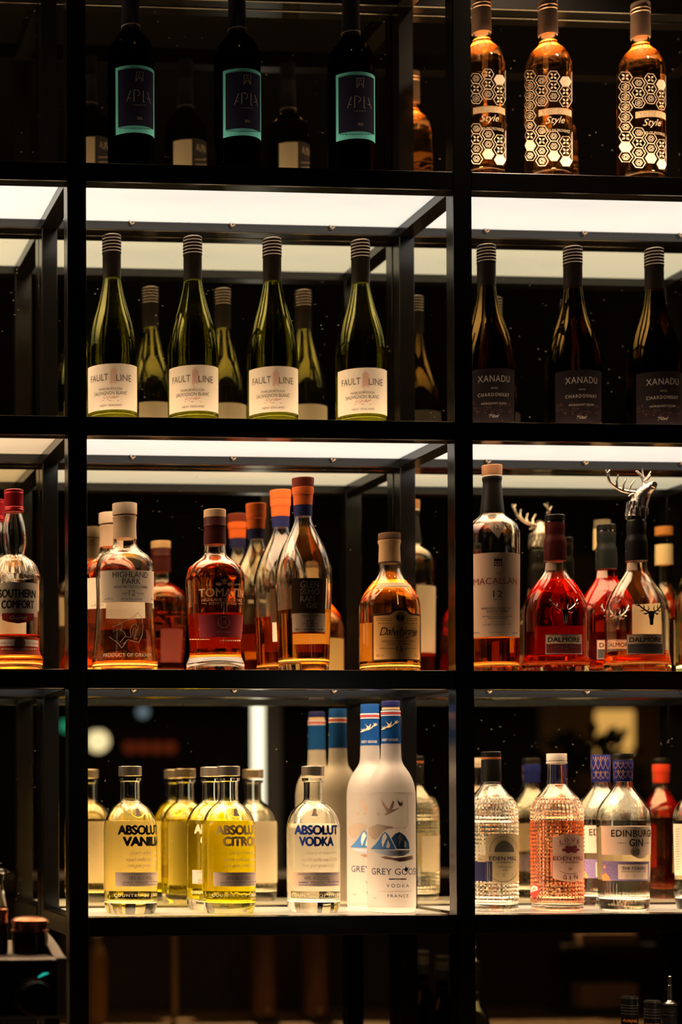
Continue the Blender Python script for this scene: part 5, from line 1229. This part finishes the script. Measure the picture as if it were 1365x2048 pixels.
cbox('base', 0.1, 4.15, MIRY - 2.12, MIRY - 1.82, 0.0, bz - 0.04, plain('dark_bar_panel', (0.06, 0.048, 0.038), 0.6))
# objects on its inner worktop
BROWNC = wood('brown_turned_wood', (0.14, 0.06, 0.025), (0.24, 0.11, 0.05), 30)
for i, (cx, lab) in enumerate(((528, 'brown wooden grinder column reflected low in the middle, first of two'), (632, 'brown wooden grinder column reflected low in the middle, second of two'))):
    p = mir(cx, 2000, 1.9); r = empty('grinder_column', (p.x, p.y, bz + 0.001), lab, 'grinder', 'wooden grinder columns on the inner worktop')
    bm = bmesh.new(); lathe_bm(bm, [(0.012, 0.03), (0.012, 0.032), (0.2, 0.032), (0.3, 0.033), (0.31, 0.028)], 32); obj('body', finish(bm, 'body', sharp=math.radians(30)), BROWNC, r)
    bm = bmesh.new(); lathe_bm(bm, [(0.0, 0.036), (0.012, 0.036)], 32); obj('base', finish(bm, 'base', sharp=math.radians(30)), BLKSC, r)
    bm = bmesh.new(); bmesh.ops.create_uvsphere(bm, u_segments=16, v_segments=10, radius=0.011); 
    for v in bm.verts: v.co += Vector((0, 0.034, 0.03))
    obj('knob', finish(bm, 'knob'), plain('copper_bezel', (0.5, 0.3, 0.18), 0.3, 0.9), r)
p = mir(350, 1990, 1.9); r = empty('muddler_stand', (p.x, p.y, bz + 0.001), 'thin upright wooden rod on a round foot reflected low at the left', 'stand')
bm = bmesh.new(); lathe_bm(bm, [(0.012, 0.008), (0.012, 0.0085), (0.33, 0.0075), (0.34, 0.004)], 20); obj('rod', finish(bm, 'rod', sharp=math.radians(30)), wood('ochre_rod_wood', (0.34, 0.19, 0.07), (0.45, 0.27, 0.11), 30), r)
bm = bmesh.new(); lathe_bm(bm, [(0.0, 0.06), (0.010, 0.06), (0.012, 0.05)], 32); obj('foot', finish(bm, 'foot', sharp=math.radians(30)), wood('ochre_rod_wood', (0.34, 0.19, 0.07), (0.45, 0.27, 0.11), 30), r)
p = mir(195, 2000, 1.9); r = empty('syrup_bottle', (p.x, p.y, bz + 0.001), 'amber syrup bottle with white cap reflected low beside the left post', 'bottle')
bm = bmesh.new(); lathe_bm(bm, smooth_pts([(0.0, 0.024), (0.004, 0.026), (0.004, 0.026), (0.15, 0.026), (0.19, 0.02), (0.21, 0.011), (0.23, 0.011)]), 28); obj('glass_body', finish(bm, 'glass_body'), plain('amber_syrup', (0.35, 0.17, 0.04), 0.2), r)
bm = bmesh.new(); lathe_bm(bm, [(0.23, 0.013), (0.26, 0.013)], 24); obj('cap', finish(bm, 'cap', sharp=math.radians(30)), WHITEP, r)
# drawers on the inner side of the counter, reflected at the lower right
for (y0, y1, lab) in ((1868, 1893, 'upper tan drawer box reflected at the lower right'), (1972, 2022, 'lower tan drawer box reflected at the lower right')):
    a = mir(1185, y1, 1.9); c = mir(1299, y0, 1.9)
    d = box('crate', -(c.x - a.x) / 2, (c.x - a.x) / 2, -0.06, 0.0, 0, c.z - a.z, wood('tan_crate_wood', (0.34, 0.19, 0.09), (0.42, 0.25, 0.13), 20), None, 0.002)
    d.location = ((a.x + c.x) / 2, a.y - 0.06, a.z); tag(d, lab, 'crate', 'tan crates on the bar shelves')
    box_s = box('bar_shelf', -(c.x - a.x) / 2 - 0.05, (c.x - a.x) / 2 + 0.05, -0.13, 0.0, -0.012, 0, plain('dark_bar_panel', (0.06, 0.048, 0.038), 0.6), None, 0.001)
    box_s.location = ((a.x + c.x) / 2, a.y - 0.05, a.z - 0.0002); tag(box_s, 'dark shelf board carrying the ' + lab.split(' ')[0] + ' tan crate at the bar', 'shelf', 'bar shelf boards')
# pillar with an upright white light tube
L = 2.6
a = mir(503, 1640, L); c = mir(530, 1400, L)
tl = empty('light_tube', ((a.x + c.x) / 2, a.y, 0.55), 'bright white upright light tube reflected in the bottom mirror', 'lamp')
bm = bmesh.new(); lathe_bm(bm, [(0.04, 0.018), (0.04, 0.0195), (1.07, 0.0195), (1.07, 0.018)], 24)
obj('tube', finish(bm, 'tube', sharp=math.radians(30)), emit('cool_white_tube', (1.0, 0.97, 0.92), 2.2), tl, 'glowing white tube')
bm = bmesh.new(); lathe_bm(bm, [(-0.55, 0.10), (-0.53, 0.10), (-0.52, 0.022), (0.04, 0.022)], 24)
obj('stand', finish(bm, 'stand', sharp=math.radians(30)), STEEL, tl)
a = mir(533, 1640, L + 0.2); c = mir(559, 1400, L + 0.2)
pl = box('column', -0.021, 0.021, -0.021, 0.021, 0, CEILZ, plain('pale_column_plaster', (0.2, 0.15, 0.12), 0.7)); pl.location = ((a.x + c.x) / 2, a.y, 0); struct(pl)
def lamp_globe(name, label, px, py, L, r, col, strength, cord=True, group=None, shade=None):
    p = mir(px, py, L); t = empty(name, (p.x, p.y, p.z), label, 'lamp', group)
    bm = bmesh.new(); bmesh.ops.create_uvsphere(bm, u_segments=20, v_segments=12, radius=r); obj('bulb', finish(bm, 'bulb'), emit(name + '_glow_%d' % len(MATS), col, strength), t)
    bm = bmesh.new(); tube_bm(bm, [(0, 0, r * 0.9), (0, 0, r * 1.5)], [r * 0.5, r * 0.3], 12); obj('socket', finish(bm, 'socket'), BLACK, t)
    bm = bmesh.new(); tube_bm(bm, [(0, 0, r * 1.4), (0, 0, CEILZ - p.z)], 0.004, 6); obj('cord', finish(bm, 'cord'), BLACK, t)
    return t
lamp_globe('pendant_lamp', 'warm white pendant globe reflected above the vanilla bottle', 196, 1482, 6.0, 0.055, (1.0, 0.85, 0.58), 1.6)
lamp_globe('pendant_lamp', 'small pale blue pendant globe reflected under the shelf edge', 286, 1424, 7.0, 0.030, (0.35, 0.5, 0.75), 0.6)
lamp_globe('pendant_lamp', 'small green pendant globe reflected beside the left rear post', 132, 1452, 7.0, 0.030, (0.05, 0.7, 0.45), 0.7)
# row of red heater lamps
p = mir(300, 1495, 7.5); rl = empty('heat_lamp_bar', (p.x, p.y, p.z), 'long bar of dim red lamps reflected over the vodka bottles', 'lamp')
box('housing', -0.17, 0.17, -0.03, 0.03, 0.03, 0.09, plain('rusty_red_housing', (0.16, 0.04, 0.015), 0.6), rl)
for k in range(4):
    bm = bmesh.new(); bmesh.ops.create_uvsphere(bm, u_segments=14, v_segments=10, radius=0.034)
    o = obj('red_bulb', finish(bm, 'red_bulb'), emit('dim_red_glow', (0.8, 0.12, 0.03), 0.16), rl); o.location = (-0.12 + k * 0.08, 0, 0)
for sx in (-0.12, 0.12):
    bm = bmesh.new(); tube_bm(bm, [(sx, 0, 0.09), (sx, 0, CEILZ - p.z)], 0.004, 6); obj('hanger', finish(bm, 'hanger'), BLACK, rl)
# warm wall light and brown wall panel behind a dark stand-in plant
p = mir(1228, 1462, 5.5)
wl = empty('wall_lamp', (p.x, p.y, p.z), 'warm square wall lamp glowing behind the dark plant in the mirror', 'lamp')
box('glowing_shade', -0.085, 0.085, -0.02, 0.04, -0.12, 0.10, emit('warm_shade_glow', (1.0, 0.56, 0.17), 0.95), wl, 0.01)
box('back_plate', -0.06, 0.06, -0.05, -0.02, -0.08, 0.08, BLACK, wl, 0.003)
a = mir(1100, 1500, 5.7); c = mir(1330, 1500, 5.7)
wp_ = box('wood_screen', a.x, c.x + 0.1, a.y - 0.16, a.y - 0.1, 0.0, 2.5, wood('brown_screen_wood', (0.42, 0.26, 0.13), (0.55, 0.36, 0.2), 12), None, 0.004)
tag(wp_, 'tall brown wooden screen behind the wall lamp in the mirror', 'screen')
p = mir(1175, 1560, 3.6)  # made-up plant, standing in for an unclear dark figure
pt = empty('standin_plant', (p.x, p.y, 0), 'dark bushy plant reflected in front of the warm lamp', 'plant')
bm = bmesh.new(); lathe_bm(bm, [(0, 0.13), (0.0, 0.14), (0.62, 0.18), (0.64, 0.18), (0.64, 0.15), (0.6, 0.15)], 32); obj('planter', finish(bm, 'planter', sharp=math.radians(30)), plain('dark_planter', (0.02, 0.018, 0.016), 0.6), pt)
bm = bmesh.new(); tube_bm(bm, [(0, 0, 0.6), (0.01, 0.01, 0.9), (0, 0, 1.2)], [0.02, 0.016, 0.01], 8); obj('stem', finish(bm, 'stem'), plain('dark_bark', (0.03, 0.02, 0.012), 0.8), pt)
bm = bmesh.new(); rn = random.Random(11)
zt = p.z - 0.0
for k in range(420):
    th, ph = rn.uniform(0, 2 * PI), rn.uniform(-0.9, 1.2)
    d = Vector((math.cos(th) * math.cos(ph), math.sin(th) * math.cos(ph), math.sin(ph)))
    c0 = Vector((0, 0, zt - 0.02)) + d * rn.uniform(0.05, 0.19); sd = d.orthogonal().normalized() * rn.uniform(0.012, 0.022); tip = c0 + d * rn.uniform(0.05, 0.09) + Vector((0, 0, -0.015))
    m0 = (c0 + tip) / 2 + Vector((0, 0, 0.006))
    q = [bm.verts.new(c0), bm.verts.new(m0 + sd), bm.verts.new(tip), bm.verts.new(m0 - sd)]
    bm.faces.new(q)
obj('foliage', finish(bm, 'foliage', False), plain('dark_leaf', (0.012, 0.018, 0.008), 0.6), pt)
# fittings for the added ceiling spots over the bar
for (lx, ly, lz), _t, _e, _c in ADDED_SPOTS:
    t = empty('added_downlight', (lx, ly, CEILZ), 'recessed ceiling downlight over the bar', 'lamp', 'recessed downlights over the bar')
    bm = bmesh.new(); lathe_bm(bm, [(-0.025, 0.045), (-0.025, 0.055), (-0.0005, 0.055)], 28, cap0=False, cap1=False); obj('housing', finish(bm, 'housing'), BLACK, t)
    bm = bmesh.new(); lathe_bm(bm, [(-0.008, 0.044), (-0.004, 0.044)], 28); obj('lens', finish(bm, 'lens'), emit('added_downlight_lens', (1.0, 0.7, 0.42), 0.6), t)
